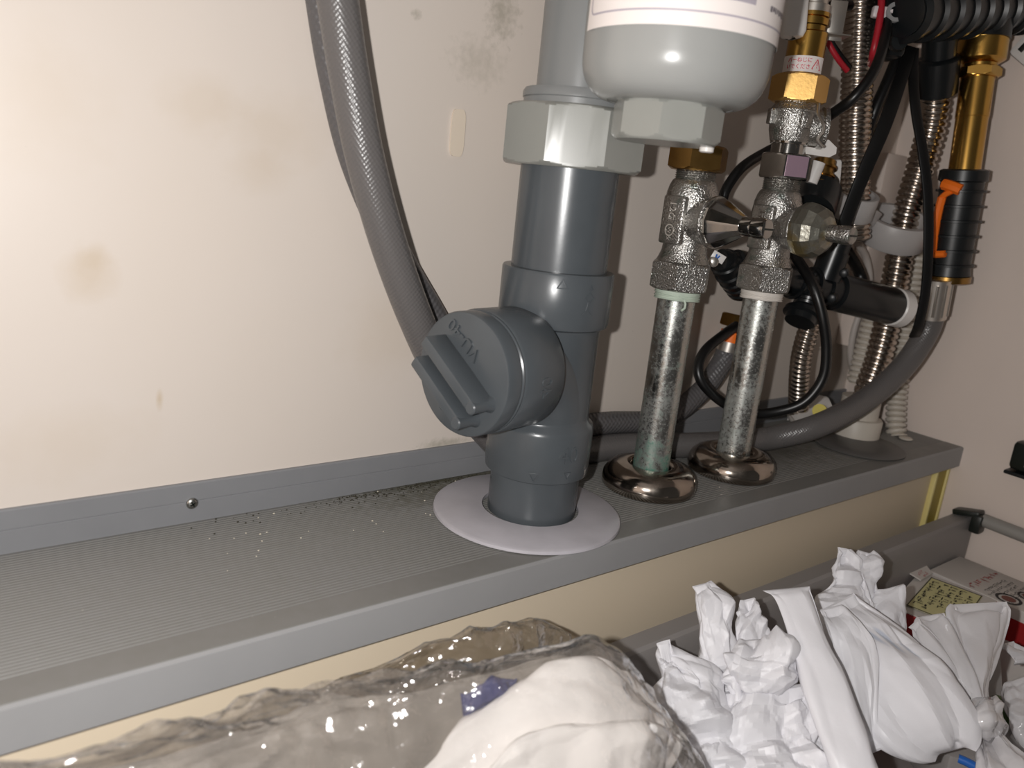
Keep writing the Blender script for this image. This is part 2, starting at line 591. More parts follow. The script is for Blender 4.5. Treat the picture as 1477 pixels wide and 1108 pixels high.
M_FILM = film('clear_film', (.95, .94, .93), .12, srgb(200, 192, 184), 3.4, .10, 150, .95)
M_FILMT = film('tan_clear_film', (.90, .87, .82), .22, srgb(176, 164, 146), 3.4, .10, 170, .8)
M_MILK = film('milky_film', (.92, .92, .94), .80, srgb(240, 238, 240), 1.6, .15, 90, .3)
k = Mat('white_carrier_film', srgb(222, 221, 225), .42, 0, .32)
k.bumpn(k.noise(160, 4), .18, .001)
M_BAG = k.done()
k = Mat('white_pad', srgb(243, 240, 238), .6, 0, .3); k.vary(30, .06, srgb(220, 200, 190)); k.bumpn(k.noise(60, 4), .3, .002)
M_PAD = k.done()

# ------------------------------------------------------------------ the setting
XR = 0.5112          # right side wall
LD = 0.108           # ledge depth
def slab(name, a, b, mat, bev=0):
    c = (np.array(a) + np.array(b)) / 2
    o = MB().box(c, np.abs(np.array(b) - np.array(a)), bev=bev).build(name, mat, loc=(0, 0, 0))
    o['kind'] = 'structure'
    return o


slab('wall_back', (-.55, 0, -.2), (XR, .015, .55), M_WALL)
slab('wall_right', (XR, -.60, -.2), (XR + .015, .015, .55), M_WALLR)
slab('wall_left', (-.565, -.60, -.2), (-.55, .015, .55), M_WALLR)
slab('ceiling', (-.55, -.60, .50), (XR + .015, .015, .515), M_DRAWER)
slab('floor', (-.55, -.60, -.215), (XR + .015, .015, -.2), M_PANEL)
slab('wall_front_panel', (-.55, -.100, -.2), (XR, -.092, -.0153), M_PANEL)

# ribbed ledge: one extruded profile
prof = [(0.0, 0.0)]
y = -.004
while y > -.094:
    prof += [(y, 0.0), (y - .0003, -.00035), (y - .0010, -.00035), (y - .0013, 0.0)]
    y -= .0021
prof += [(-.0965, 0.0), (-LD + .0016, 0.0), (-LD + .0006, -.0004), (-LD, -.0014), (-LD, -.0146), (-LD + .0006, -.0153), (-.09, -.0153), (0.0, -.0153)]
mb = MB()
R_ = [[(x, a, b) for a, b in prof] for x in (-.55, XR)]
mb.rings(R_)
ledge = mb.build('floor_ledge', M_LEDGE, loc=(0, 0, 0), smooth=20)
ledge['kind'] = 'structure'; ledge['label'] = 'ribbed grey vinyl ledge carrying the pipes'
lip = MB()
lp = [(-LD - .0004, -.0012), (-LD - .0004, -.0153), (-LD - .0012, -.0160), (-LD - .0012, -.0005), (-LD + .0004, .0003)]
lip.rings([[(x, a, b) for a, b in lp] for x in (-.55, XR - .0005)])
lo = lip.build('front_lip', M_LIP, parent=ledge, smooth=20)

# strip along the foot of the wall, with groove and screw
mb = MB()
sp = [(0, 0), (-.0022, 0), (-.0022, .0098), (-.0018, .0101), (-.0018, .0105), (-.0022, .0108), (-.0022, .0190), (-.0016, .0196), (0, .0196)]
mb.rings([[(x, a, b) for a, b in sp] for x in (-.55, XR)])
strip = mb.build('trim_1', M_STRIP, loc=(0, 0, 0), smooth=20)
strip['kind'] = 'structure'; strip['label'] = 'grey vinyl strip along the foot of the back wall'
q = P(277, 726, y=-.0022)
mb = MB().lathe([(.0028, 0), (.0028, .0004), (.0024, .0010), (.0014, .0014), (.0004, .0015)], (q[0], -.0022, q[2]), (0, -1, 0), 24)
sc = mb.build('screw', M_STEEL, strip)
mb = MB()
for a in (.5, .5 + math.pi / 2):
    U = (math.cos(a), 0, math.sin(a))
    mb.box((q[0], -.0037, q[2]), (.0026, .0007, .0004), U=U, V=(-U[2], 0, U[0]))
mb.build('cross_slot', M_DARK, sc, smooth=0)
# yellow seal strip in the corner under the ledge
t1 = P(1375, 676, y=-.1015); t2 = P(1352, 742, y=-.1015)
mb = MB()
mb.box((XR - .012, -.1012, -.058), (.020, .0024, .082))
tr = mb.build('trim_2', M_YELLOW2, loc=(XR - .012, -.1012, -.1)); tr['kind'] = 'structure'; tr['label'] = 'yellow seal strip in the corner under the ledge'
for dx in (-.0105, .0095):
    MB().box((XR - .012 + dx, -.1018, -.058), (.003, .0044, .082), bev=.0006).build('tape_edge', M_YELLOW, tr)
# pale cover box in the far corner
mb = MB()
a = P(1296, 262, y=-.004)
mb.box((XR - .016, -.006, a[2] - .06), (.032, .012, .16), bev=.001)
tr = mb.build('trim_3', M_WALLR, loc=(XR - .016, -.006, .02)); tr['kind'] = 'structure'; tr['label'] = 'pale corner cover strip behind the flexible pipes'

# clear hook plate on the wall
a, b = P(660, 157, y=0), P(658, 226, y=0)
cz, hh = (a[2] + b[2]) / 2, abs(a[2] - b[2]) / 2
poly = []
for kx in range(40):
    t = 2 * math.pi * kx / 40
    c_, s_ = math.cos(t), math.sin(t)
    poly.append((.0042 * math.copysign(abs(c_) ** .5, c_), hh * math.copysign(abs(s_) ** .45, s_)))
mb = MB().prism(poly, ((a[0] + b[0]) / 2, -.0001, cz), (1, 0, 0), (0, 0, 1), 0.0, .0011)
k = Mat('clear_pad', srgb(226, 212, 194), .2, 0, .6)
o = mb.build('adhesive_pad', k.done())
tag(o, 'small clear oval adhesive pad stuck on the cream wall', 'adhesive pad')

# ------------------------------------------------------------------ drain stack
PX, PY = .1028, -.0588
PC = (PX, PY, 0)
drain = thing('drain_pipe', 'dark grey vertical drain pipe with side cleanout cap and pale union nut', 'pipe', (PX, PY, .001))
MB().lathe([(.0238, .001), (.0238, .030)], PC, seg=64).build('stub_pipe', M_PVC, drain)
tee = MB()
tee.lathe([(.0262, .0250), (.0273, .0257), (.0277, .030), (.0277, .0500), (.0270, .0525), (.0250, .0542), (.0243, .0565), (.0243, .1010), (.0250, .1030),
           (.0275, .1042), (.0282, .1060), (.0282, .1300), (.0277, .1310), (.0240, .1312)], PC, seg=72)
ZC = .0830
BA = math.radians(11)                       # the branch is turned slightly out from the wall
BN = np.array([-math.cos(BA), -math.sin(BA), 0.0])
FC = np.array([PX, PY, ZC]) + BN * .0625    # centre of the cap face
# swept branch running in and curving down into the stack
el = [FC - BN * .020, np.array([PX, PY, ZC]) + BN * .030]
for t in np.linspace(0, 1, 8)[1:]:
    an = t * math.pi / 2
    el.append(np.array([PX, PY, ZC]) + BN * (.030 - .030 * math.sin(an)) + np.array([0, 0, -.030 + .030 * math.cos(an)]))
tee.tube(el, .0243, seg=48, step=.003)
tee_o = tee.build('tee_fitting', M_PVC, drain, 40)
sock = MB().lathe([(.0256, .011), (.0291, .0115), (.0297, .0125), (.0297, .0385), (.0290, .0395), (.0262, .0405), (.0243, .0412)], FC, -BN, 72)
sock_o = sock.build('branch_socket', M_PVC, drain)
cap = MB().lathe([(.0001, .0008), (.0272, .0), (.0286, .0005), (.0291, .0014), (.0291, .0085), (.0283, .0092), (.0283, .0100), (.0289, .0105), (.0289, .0120)], FC, -BN, 72)
cap_o = cap.build('cleanout_cap', M_PVC, drain)
# two grip bars across the face, slanting down to the right
FV = np.array([0, 0, 1.0]); FU = np.cross(BN, FV)
FU = FU if FU[1] < 0 else -FU
ga = math.radians(-35)
gd = FU * math.cos(ga) + FV * math.sin(ga)
gn = -FU * math.sin(ga) + FV * math.cos(ga)
for off, sh in ((.0032, .0), (-.0090, .0)):
    c = FC + gn * off + gd * .0005
    mb = MB().box(c + BN * .0055, (.043 - abs(off) * .5, .0058, .013), U=gd, V=gn, bev=.0008)
    e = c + gd * (.0210 - abs(off) * .25)
    mb.lathe([(.0024, -.0125), (.0030, -.012), (.0027, -.003), (.0042, .001)], e, -BN, 20)
    mb.build('grip_bar', M_PVC, cap_o)
mk = MB()
flat_text(mk, 'VU-40', .0090, FC + BN * .0001 - FU * .0005 + FV * .0165, -gd, -gn, .0006)
mk.build('raised_lettering', M_PVC, cap_o, 20, kind='stuff')
MB().lathe([(.0030, 0), (.0030, .0004), (.0038, .0004), (.0038, 0)], FC - FU * .010 - FV * .017, BN, 24, cap=False).build('raised_ring', M_PVC, cap_o, 20)
mk = MB()
v_, f_ = text_mesh('40', .0105, .0005)
out = []
for a_, b_, h_ in v_:          # bent round the socket, reading upwards
    t = math.radians(-4) + a_ / .0297
    out.append(FC - BN * (.0255 + b_) + (.0297 + h_) * (FU * math.cos(t) + FV * math.sin(t)))
mk.add(out, f_)
mk.build('raised_lettering', M_PVC, sock_o, 20, kind='stuff')
mk = MB()
aim = math.atan2(CAM[1] - PY, CAM[0] - PX)      # angle of the stack's side that faces the viewer
cyl_text(mk, '40', .0125, PC, .0277, aim + .62, .0405, ext=.0006)
cyl_text(mk, '\u25b3', .0064, PC, .0282, aim + .10, .1262, ext=.0005)
cyl_text(mk, '\u25bd', .0064, PC, .0277, aim - .02, .0285, ext=.0005)
cyl_text(mk, '\u25bd', .0046, PC, .0277, aim + .62, .0300, ext=.0005)
cyl_text(mk, '\u2193', .0100, PC, .0243, aim + .50, .0660, ext=.0005)
cyl_text(mk, '|', .0150, PC, .0243, aim + .50, .0760, ext=.0005)
cyl_text(mk, '\u25b3', .0034, PC, .0282, aim + .62, .1255, ext=.0003)
cyl_text(mk, '\u25c7', .0060, PC, .0282, aim + .62, .1205, ext=.0003)
cyl_text(mk, '\u4eba', .0070, PC, .0282, aim + .60, .1150, ext=.0003)
mk.build('raised_lettering', M_PVC, tee_o, 20, kind='stuff')
MB().lathe([(.0240, .1312), (.0240, .181)], PC, seg=64).build('riser_pipe', M_PVC, drain)
nut = MB().nut(PC, (0, 0, 1), .1790, .2065, .0325, 8, ph=aim + .04, cham=.06)
nut.build('union_nut', M_NUT, drain, 25)
MB().lathe([(.0258, .206), (.0258, .2095), (.0264, .210), (.0264, .2125), (.0255, .214), (.0205, .2142)], PC, seg=64).build('collar', M_PVC2, drain)
MB().lathe([(.0204, .214), (.0204, .46)], PC, seg=64).build('upper_pipe', M_PVC2, drain)

fc = (.0985, -.0605)
mb = MB()
hole = .0262
hc = (PX - .0012, PY - .0005)
N_ = 96
R_ = []
for (r_, z_, c_) in ((hole, .0006, hc), (hole, .0028, hc), (.0485, .0028, fc), (.0500, .0020, fc), (.0503, .0006, fc), (hole, .0006, hc)):
    R_.append([(c_[0] + r_ * math.cos(2 * math.pi * j / N_), c_[1] + r_ * math.sin(2 * math.pi * j / N_), z_) for j in range(N_)])
mb.rings(R_, cap=False)
o = mb.build('floor_flange', M_FLANGE, smooth=30)
tag(o, 'round lilac-white plastic flange disc around the foot of the drain pipe', 'flange')

# ------------------------------------------------------------------ bottle trap with sticker
b0 = at(962, 175, .329)
BX, BY = float(b0[0]), float(b0[1])
BR = .0382
_bd = np.array([CAM[0] - BX, CAM[1] - BY]); _bd /= np.linalg.norm(_bd)
def zb(v, u=965, r=.0388): return zv(u, v, BX + _bd[0] * r, BY + _bd[1] * r)
zn0, zn1 = zb(202, 960, .021), zb(140, 966, .021)
zbot = zn1 - .0008
trap = thing('bottle_trap', 'grey plastic bottle trap with white sticker beside the drain pipe', 'drain trap', (BX, BY, zn0))
prof = [(.010, zn1 - .003), (.020, zn1 - .001), (.026, zbot + .0003)]
for t in np.linspace(0, 1, 9):
    an = t * math.pi / 2
    prof.append((.026 + (BR - .026) * math.sin(an), zbot + .0155 * (1 - math.cos(an))))
prof += [(BR + .0003, zbot + .03), (BR + .0005, zbot + .20)]
MB().lathe(prof, (BX, BY, 0), seg=80).build('bottle', M_TRAP, trap, 50)
baim = math.atan2(CAM[1] - BY, CAM[0] - BX)
MB().nut((BX, BY, 0), (0, 0, 1), zn0, zn1, .0212, 8, ph=baim + .28, cham=.10).build('cleanout_nut', M_NUT, trap, 25)
MB().lathe([(.0022, zn0 - .002), (.0030, zn0 - .0016), (.0030, zn0 + .001)], (BX + .0145, BY - .0112, 0), seg=24).build('drip_nozzle', M_WHITEP, trap)
zl = zb(36, 975)
SR = BR + .0009
def cylpatch(a0, a1, z0, z1, R, n=40):
    return [[(BX + R * math.cos(t), BY + R * math.sin(t), z) for t in np.linspace(a0, a1, n)] for z in (z0, z1)]
mb = MB().grid(cylpatch(baim - 1.18, baim + 1.9, zl, zl + .10, SR, 60))
st = mb.build('sticker', M_STICK, trap)
mb = MB()
fz = zl + .0048
mb.grid(cylpatch(baim - 1.02, baim + 1.8, fz, fz + .0007, SR + .0002, 60))
for kx in range(6):   # rounded corner and upright of the printed frame
    t0 = math.pi / 2 * kx / 6; t1_ = math.pi / 2 * (kx + 1) / 6
    rr = .0030
    pts = []
    for t in (t0, t1_):
        for r2 in (rr, rr - .0007):
            pts.append((-r2 * math.sin(t), rr - r2 * math.cos(t)))
    G = [[(BX + (SR + .0002) * math.cos(baim - 1.02 + pa / SR), BY + (SR + .0002) * math.sin(baim - 1.02 + pa / SR), fz + pb) for pa, pb in pts[i:i + 2]] for i in (0, 2)]
    mb.grid(G)
aa = baim - 1.02 - .0030 / SR
mb.grid(cylpatch(aa, aa + .0007 / SR, fz + .003, fz + .05, SR + .0002, 3))
mb.build('printed_frame', M_PRINT, st, 30)
mb = MB()
for (ca, cz_, ra, rz_) in ((-.62, .0105, .0075, .0050), (-.50, .0120, .0075, .0050), (-.56, .0090, .0035, .0025)):
    n_ = 36
    G = []
    for kx in range(n_ + 1):
        t = 2 * math.pi * kx / n_
        row = []
        for sc_ in (1.0, .86):
            an = baim + ca + ra * sc_ * math.cos(t) / SR
            row.append((BX + (SR + .0002) * math.cos(an), BY + (SR + .0002) * math.sin(an), fz + cz_ + rz_ * sc_ * math.sin(t)))
        G.append(row)
    mb.grid(G)
mb.build('printed_emblem', M_PRINT, st, 30)
mb = MB()
mb.grid(cylpatch(baim + .30, baim + .72, fz + .0055, fz + .0085, SR + .0002, 14))
mb.build('printed_panel', M_PRINT, st, 30)
mb = MB()
for kx in range(9):
    a0 = baim + .95 + kx * .05
    mb.grid(cylpatch(a0, a0 + (.038 if kx < 2 else .028), fz + .0052 + .0004 * (kx % 2), fz + .0072, SR + .0002, 3))
mb.build('printed_text', M_PRINT2, st, 30)

# ------------------------------------------------------------------ the two shut-off valves
def escutcheon(cx_, cy_, lab):
    mb = MB().lathe([(.0275, .0003), (.0283, .0012), (.0285, .004), (.0280, .0075), (.0262, .0108), (.0230, .0134), (.0190, .0148), (.0150, .0151), (.0128, .0146), (.0118, .0135), (.0118, .002)],
                    (cx_, cy_, 0), seg=72, cap=False)
    o = mb.build('pipe_escutcheon', M_DOME, smooth=60)
    tag(o, lab, 'pipe flange', 'domed chrome escutcheons')


V1 = (.1920, -.0612); V2 = (.2680, -.0640)
escutcheon(V1[0], V1[1], 'domed chrome floor flange around the green corroded pipe beside the white disc')
escutcheon(V2[0], V2[1], 'domed chrome floor flange around the second pipe, farther from the white disc')


def valve(X, Y, lab, pipe_mat, tape_mat, bonnet_mat, second):
    t = thing('shutoff_valve', lab, 'valve', (X, Y, .0006), 'shut-off valves on upright pipes')
    o3 = (X, Y, 0)
    MB().lathe([(.0108, .0006), (.0108, .119)], o3, seg=40).build('supply_pipe', pipe_mat, t)
    mb = MB()
    mb.lathe([(.0110, .1150), (.0124, .1155), (.0126, .1168), (.0124, .1180), (.0129, .1190), (.0129, .1225)], o3, seg=40)
    for kx in range(3):
        mb.tube([(X + .0127 * math.cos(a), Y + .0127 * math.sin(a), .1158 + .0012 * kx + .0006 * math.sin(a * 2 + kx)) for a in np.linspace(0, 6.28, 14)], .0004, 6)
    if not second:
        va = math.atan2(CAM[1] - Y, CAM[0] - X) + .35
        c = np.array([X + .0122 * math.cos(va), Y + .0122 * math.sin(va), .1165])
        mb.tube([c, c + np.array([.0006, -.0008, -.0020]), c + np.array([.0004, -.0010, -.0045]), c + np.array([-.0016, -.0006, -.0060])], .0007, 6)
    mb.build('seal_tape', tape_mat, t)
    # cast body: hexagon foot, waist, shoulders
    body = MB()
    va = math.atan2(CAM[1] - Y, CAM[0] - X)
    body.nut(o3, (0, 0, 1), .1205, .1365, .0152, 6, ph=va + .42, cham=.10)
    body.lathe([(.0150, .1360), (.0138, .1385), (.0126, .1420), (.0122, .1460), (.0128, .1500), (.0140, .1550), (.0146, .1610), (.0146, .1680), (.0141, .1740),
                (.0130, .1780), (.0118, .1805), (.0106, .1815)], o3, seg=48)
    zs = .1600
    body.lathe([(.0128, .006), (.0126, .0130), (.0128, .0165), (.0138, .0175), (.0142, .0186), (.0138, .0196)], (X, Y, zs), (0, -1, 0), 48)
    body.box((X - .0136, Y - .001, .1590), (.0040, .0150, .0260), bev=.001)
    b_o = body.build('cast_body', M_CAST, t, 40)
    mk = MB()
    flat_text(mk, '12G', .0060, (X - .0157, Y - .001, .1640), (0, 0, -1), (0, -1, 0), .0003)
    if not second:
        mk.lathe([(.0026, 0), (.0026, .0003), (.0033, .0003), (.0033, 0)], (X - .0156, Y - .001, .1535), (-1, 0, 0), 24, cap=False)
        flat_text(mk, 'W', .0036, (X - .0157, Y - .001, .1535), (0, 0, -1), (0, -1, 0), .0003)
        flat_text(mk, 'x', .0040, (X - .0157, Y - .001, .1490), (0, 0, -1), (0, -1, 0), .0003)
    mk.build('raised_lettering', M_CHROME, b_o, 20, kind='stuff')
    th = MB()
    pr = []
    for kx in range(7):
        z = .181 + kx * .0011
        pr += [(.0112, z), (.0104, z + .00055)]
    th.lathe(pr, o3, seg=40)
    th.build('thread', M_CAST, t, 30)
    bn = MB()
    if not second:
        pr = [(.0118, .0190), (.0128, .0196), (.0128, .0215), (.0122, .0235), (.0052, .0375)]
        bn.lathe(pr, (X, Y, zs), (0, -1, 0), 84, poly=12, ph=.2)
    else:
        pr = [(.0128, .0190), (.0150, .0200), (.0156, .0240), (.0150, .0285), (.0128, .0330), (.0090, .0365), (.0054, .0380)]
        bn.lathe(pr, (X, Y, zs), (0, -1, 0), 60, poly=10, ph=.1)
    bn.build('bonnet', bonnet_mat, t, 14)
    sm = MB().lathe([(.0046, .037), (.0050, .0375), (.0050, .0430), (.0047, .0440), (.0053, .0446), (.0054, .0500), (.0048, .0520), (.0036, .0525)], (X, Y, zs), (0, -1, 0), 28)
    so = sm.build('spindle', M_CAST if second else M_CHROME, t)
    MB().box((X, Y - .0526, zs), (.0072, .0008, .0010)).build('screwdriver_slot', M_DARK, so, 0)
    return t


t = valve(V1[0], V1[1], 'corroded chrome stop valve on greenish pipe with dull brass nut under the trap', M_PIPE_A, M_TAPEG, M_CHROME, False)
MB().nut((V1[0], V1[1], 0), (0, 0, 1), .1860, .1995, .0142, 6, ph=1.0, cham=.12).build('brass_nut', M_BRASS, t, 25)
MB().lathe([(.0078, .199), (.0078, .44)], (V1[0], V1[1], 0), seg=28).build('riser_tube', M_CHROME, t)
t = valve(V2[0], V2[1], 'chrome stop valve with crusty white bonnet on the pipe farther from the drain', M_PIPE_B, M_TAPE, M_SCALE, True)

# ------------------------------------------------------------------ backflow fitting above the second valve
def z2(v, u=1150): return zv(u, v, V2[0], V2[1])
X, Y = V2
o3 = (X, Y, 0)
va = math.atan2(CAM[1] - Y, CAM[0] - X)
ft = thing('brass_check_fitting', 'chrome and brass backflow fitting with red-lettered white sticker above the second valve', 'pipe fitting', (X, Y, .1875))
MB().nut(o3, (0, 0, 1), .1880, z2(224), .0138, 6, ph=va + .50, cham=.10).build('chrome_nut', M_CHROME, ft, 25)
pf = MB().nut(o3, (0, 0, 1), .1890, z2(226), .01385, 6, ph=va + .50, cham=.10)
# tinted facet
c_ = np.array([X, Y, (.1885 + z2(224)) / 2]); dn = np.array([math.cos(va + .50), math.sin(va + .50), 0])
mb = MB().box(c_ + dn * .0139, (.0136, .0004, .0118), U=(-dn[1], dn[0], 0), V=dn)
mb.build('tinted_facet', M_PURPLE, ft, 0)
MB().lathe([(.0098, z2(226)), (.0098, z2(210)), (.0110, z2(209)), (.0112, z2(206))], o3, seg=36).build('neck', M_CHROME, ft)
mb = MB().lathe([(.0112, z2(206)), (.0118, z2(202)), (.0130, z2(190)), (.0134, z2(178)), (.0130, z2(168)), (.0140, z2(164)), (.0144, z2(161)), (.0136, z2(157)), (.0122, z2(152)), (.0122, z2(146))], o3, seg=48)
mb.lathe([(.0105, .004), (.0105, .0150), (.0120, .0160), (.0120, .0185)], (X, Y, z2(182)), (.55, -.5, 0), 32)
dl = np.array([math.cos(va - 1.05), math.sin(va - 1.05), 0])
mb.box(np.array([X, Y, z2(172)]) + dl * .0138, (.0050, .0050, .0090), U=dl, V=(-dl[1], dl[0], 0), bev=.0008)
dl = np.array([math.cos(va + .5), math.sin(va + .5), 0])
mb.box(np.array([X, Y, z2(176)]) + dl * .0140, (.0040, .0070, .0090), U=dl, V=(-dl[1], dl[0], 0), bev=.0008)
mb.build('chrome_body', M_CAST, ft, 40)
MB().nut(o3, (0, 0, 1), z2(149), z2(109), .0142, 6, ph=va + .05, cham=.10).build('brass_nut', M_BRASS3, ft, 25)
MB().lathe([(.0108, z2(110)), (.0108, z2(48)), (.0100, z2(46))], o3, seg=40).build('brass_sleeve', M_BRASS2, ft)
mb = MB()
mb.lathe([(.0090, z2(46)), (.0090, z2(38))], o3, seg=36)
mb.lathe([(.0102, z2(37)), (.0102, z2(28))], o3, seg=36)
mb.lathe([(.0086, z2(28)), (.0086, z2(26)), (.0100, z2(25)), (.0100, z2(19))], o3, seg=36)
mb.build('brass_rings', M_BRASS2, ft)
mb = MB().lathe([(.0094, z2(19)), (.0094, z2(8)), (.0076, z2(6)), (.0076, z2(-420))], o3, seg=36)
mb.build('steel_spigot', M_SILVER, ft)
SRR = .0111
zs0, zs1 = z2(107), z2(84)
mb = MB().grid([[(X + SRR * math.cos(t_), Y + SRR * math.sin(t_), z) for t_ in np.linspace(va - 1.9, va + 1.25, 40)] for z in (zs0, zs1)])
stk = mb.build('sticker', M_STICK, ft)
mb = MB()
zm = (zs0 + zs1) / 2
cyl_text(mb, '\u30d0\u30fc\u306d\u3058\u306b', .0029, (X, Y, 0), SRR + .0002, va - .22, zm + .0018, ext=.0001)
cyl_text(mb, '\u3044\u3067\u304f\u3060\u3055', .0029, (X, Y, 0), SRR + .0002, va - .27, zm - .0018, ext=.0001)
# warning triangle
for (a0, b0, a1, b1) in ((-.0030, -.0026, .0030, -.0026), (.0030, -.0026, 0, .0028), (0, .0028, -.0030, -.0026), (0, .0012, 0, -.0008), (0, -.0014, 0, -.0019)):
    G = []
    d_ = np.array([a1 - a0, b1 - b0]); d_ /= np.linalg.norm(d_); n_ = np.array([-d_[1], d_[0]]) * .00025
    for (pa, pb) in ((a0, b0), (a1, b1)):
        row = []
        for s_ in (-1, 1):
            an = va + .72 + (pa + s_ * n_[0]) / SRR
            row.append((X + (SRR + .0002) * math.cos(an), Y + (SRR + .0002) * math.sin(an), zm + pb + s_ * n_[1]))
        G.append(row)
    mb.grid(G)
mb.build('printed_text', M_PINKINK, stk, 0)

# white plug cover left of the fitting, steel clip right of it
a = at(1146, 10, .440)
mb = MB().box(a, (.0135, .014, .034), U=_r0 + .1 * np.array([0, 0, 1]), V=(.62, .78, 0), bev=.004)
o = mb.build('plug_cover', M_WHITEP, smooth=40)
tag(o, 'white plastic plug cover between trap bottle and brass sleeve', 'cover')
mb = MB()
mb.box(at(1206, 30, .462), (.010, .0010, .022), U=_r0, V=(.62, .78, 0), bev=.0003)
mb.box(at(1186, 50, .462), (.030, .012, .0008), U=_r0, V=(.62, .78, 0), bev=.0002)
mb.box(at(1153, 43, .458), (.016, .012, .0010), U=_r0 * .9 + np.array([0, 0, .25]), V=(.62, .78, 0), bev=.0002)
o = mb.build('steel_bracket', M_SILVER, smooth=30); tag(o, 'thin steel bracket clipped round the top of the brass sleeve', 'bracket')
# spring clip with white lever
cl = thing('spring_clip', 'bent wire clip with white plastic lever beside the chrome fitting', 'clip', at(1195, 215, .475))
mb = MB().tube([at(1181, 150, .452), at(1180, 165, .448), at(1187, 178, .444), at(1186, 190, .444), at(1179, 201, .446), at(1187, 212, .448)], .0009, 10, .001)
mb.build('wire', M_SILVER, cl)
poly_px = [(1160, 211), (1180, 214), (1188, 212), (1186, 200), (1196, 202), (1207, 213), (1206, 222), (1196, 227), (1162, 222)]
f0 = [at(u_, v_, .468) for u_, v_ in poly_px]; f1 = [at(u_, v_, .478) for u_, v_ in poly_px]
MB().rings([f0, f1]).build('lever', M_WHITEP, cl, 30)

# small solenoid cluster behind: white sleeve, copper terminal, black cap, white tab
cu = thing('solenoid_plug', 'white sleeve and copper terminal on a black round cap behind the second valve', 'connector', at(1180, 300, .50))
MB().tube([at(1181, 234, .494), at(1169, 264, .497)], .0042, 20).build('white_sleeve', M_WHITEP, cu)
mb = MB().tube([at(1190, 232, .505), at(1180, 272, .505)], .0070, 20)
for tt in (.2, .5, .8):
    c0 = at(1190, 232, .505) * (1 - tt) + at(1180, 272, .505) * tt
    mb.tube([c0, c0 + (at(1180, 272, .505) - at(1190, 232, .505)) * .08], .0085, 20)
mb.build('copper_terminal', M_BRASS, cu)
MB().tube([at(1186, 262, .512), at(1176, 296, .505), at(1172, 306, .502)], lambda s_, L_: .0135 if s_ > L_ * .2 else .0105, 28, .002).build('black_cap', M_BLACK, cu)
mb = MB().box(at(1202, 252, .515), (.0095, .004, .019), U=_r0 + .12 * np.array([0, 0, 1]), V=(.62, .78, 0), bev=.0018)
mb.build('white_tab', M_WHITEP, cu)

# ------------------------------------------------------------------ grey braided hoses
def braid(rad, amp=.00018, pitch=.0022):
    return rad


FL = .0086   # hose radius
h1 = [P(452, -420, y=-.028), P(470, -120, y=-.030), P(487, 0, y=-.031), P(504, 110, y=-.032), P(527, 230, y=-.033), P(560, 350, y=-.033), P(600, 460, y=-.031), P(640, 545, y=-.026), P(690, 610, y=-.021)]
h1 += [np.array([.132, -.0155, .0095]), P(880, 645, z=.0088), P(1000, 642, z=.0088), P(1100, 634, z=.0095)]
h1 += [P(1180, 614, y=-.071), P(1250, 576, y=-.077), P(1302, 530, y=-.083), P(1335, 482, y=-.087), P(1347, 448, y=-.089)]
hs = thing('braided_hose', 'grey braided water hose looping down the wall and up to the black coupling', 'hose', h1[10])
MB().tube(h1, FL, 28, .0025).build('hose_body', M_HOSE, hs, 60)
a, b = P(1344, 458, y=-.0885), P(1354, 402, y=-.0895)
mb = MB()
mb.tube([a, b], .0098, 28, .0015)
d_ = (b - a) / np.linalg.norm(b - a)
for kx in range(10):
    an = kx * 2 * math.pi / 10
    sd = np.cross(d_, [0, 0, 1.0]); sd /= np.linalg.norm(sd); sd2 = np.cross(d_, sd)
    o_ = .0097 * (math.cos(an) * sd + math.sin(an) * sd2)
    mb.tube([a + o_ + d_ * .003, b + o_ - d_ * .003], .0011, 8)
mb.build('crimp_sleeve', M_SILVER, hs, 40)

h2 = [P(430, -420, y=-.0085), P(450, -120, y=-.0085), P(466, 0, y=-.0085), P(484, 110, y=-.0085), P(513, 230, y=-.0085), P(563, 350, y=-.0085), P(614, 440, y=-.0085), P(664, 520, y=-.0085), P(722, 585, y=-.0085)]
h2 += [P(800, 614, y=-.0090), np.array([.208, -.0085, .0225]), P(955, 604, y=-.012), P(1010, 566, y=-.014), P(1040, 525, y=-.016), P(1050, 502, y=-.017)]
h2s = thing('braided_hose', 'dull grey braided hose hidden behind, ending in an orange band beside the second pipe', 'hose', h2[10])
MB().tube(h2, .0076, 26, .0025).build('hose_body', M_HOSE2, h2s, 60)
MB().tube([P(1049, 506, y=-.017), P(1054, 488, y=-.0175)], .0079, 24, .002).build('crimp_sleeve', M_SILVER, h2s)
MB().tube([P(1053, 492, y=-.0175), P(1057, 478, y=-.018)], .0082, 24, .002).build('orange_band', M_ORANGE, h2s)
a, b = P(1058, 472, y=-.018), P(1063, 454, y=-.018)
MB().nut(a, b - a, 0, np.linalg.norm(b - a), .0095, 6, cham=.1).build('brass_nut', M_BRASS, h2s, 25)


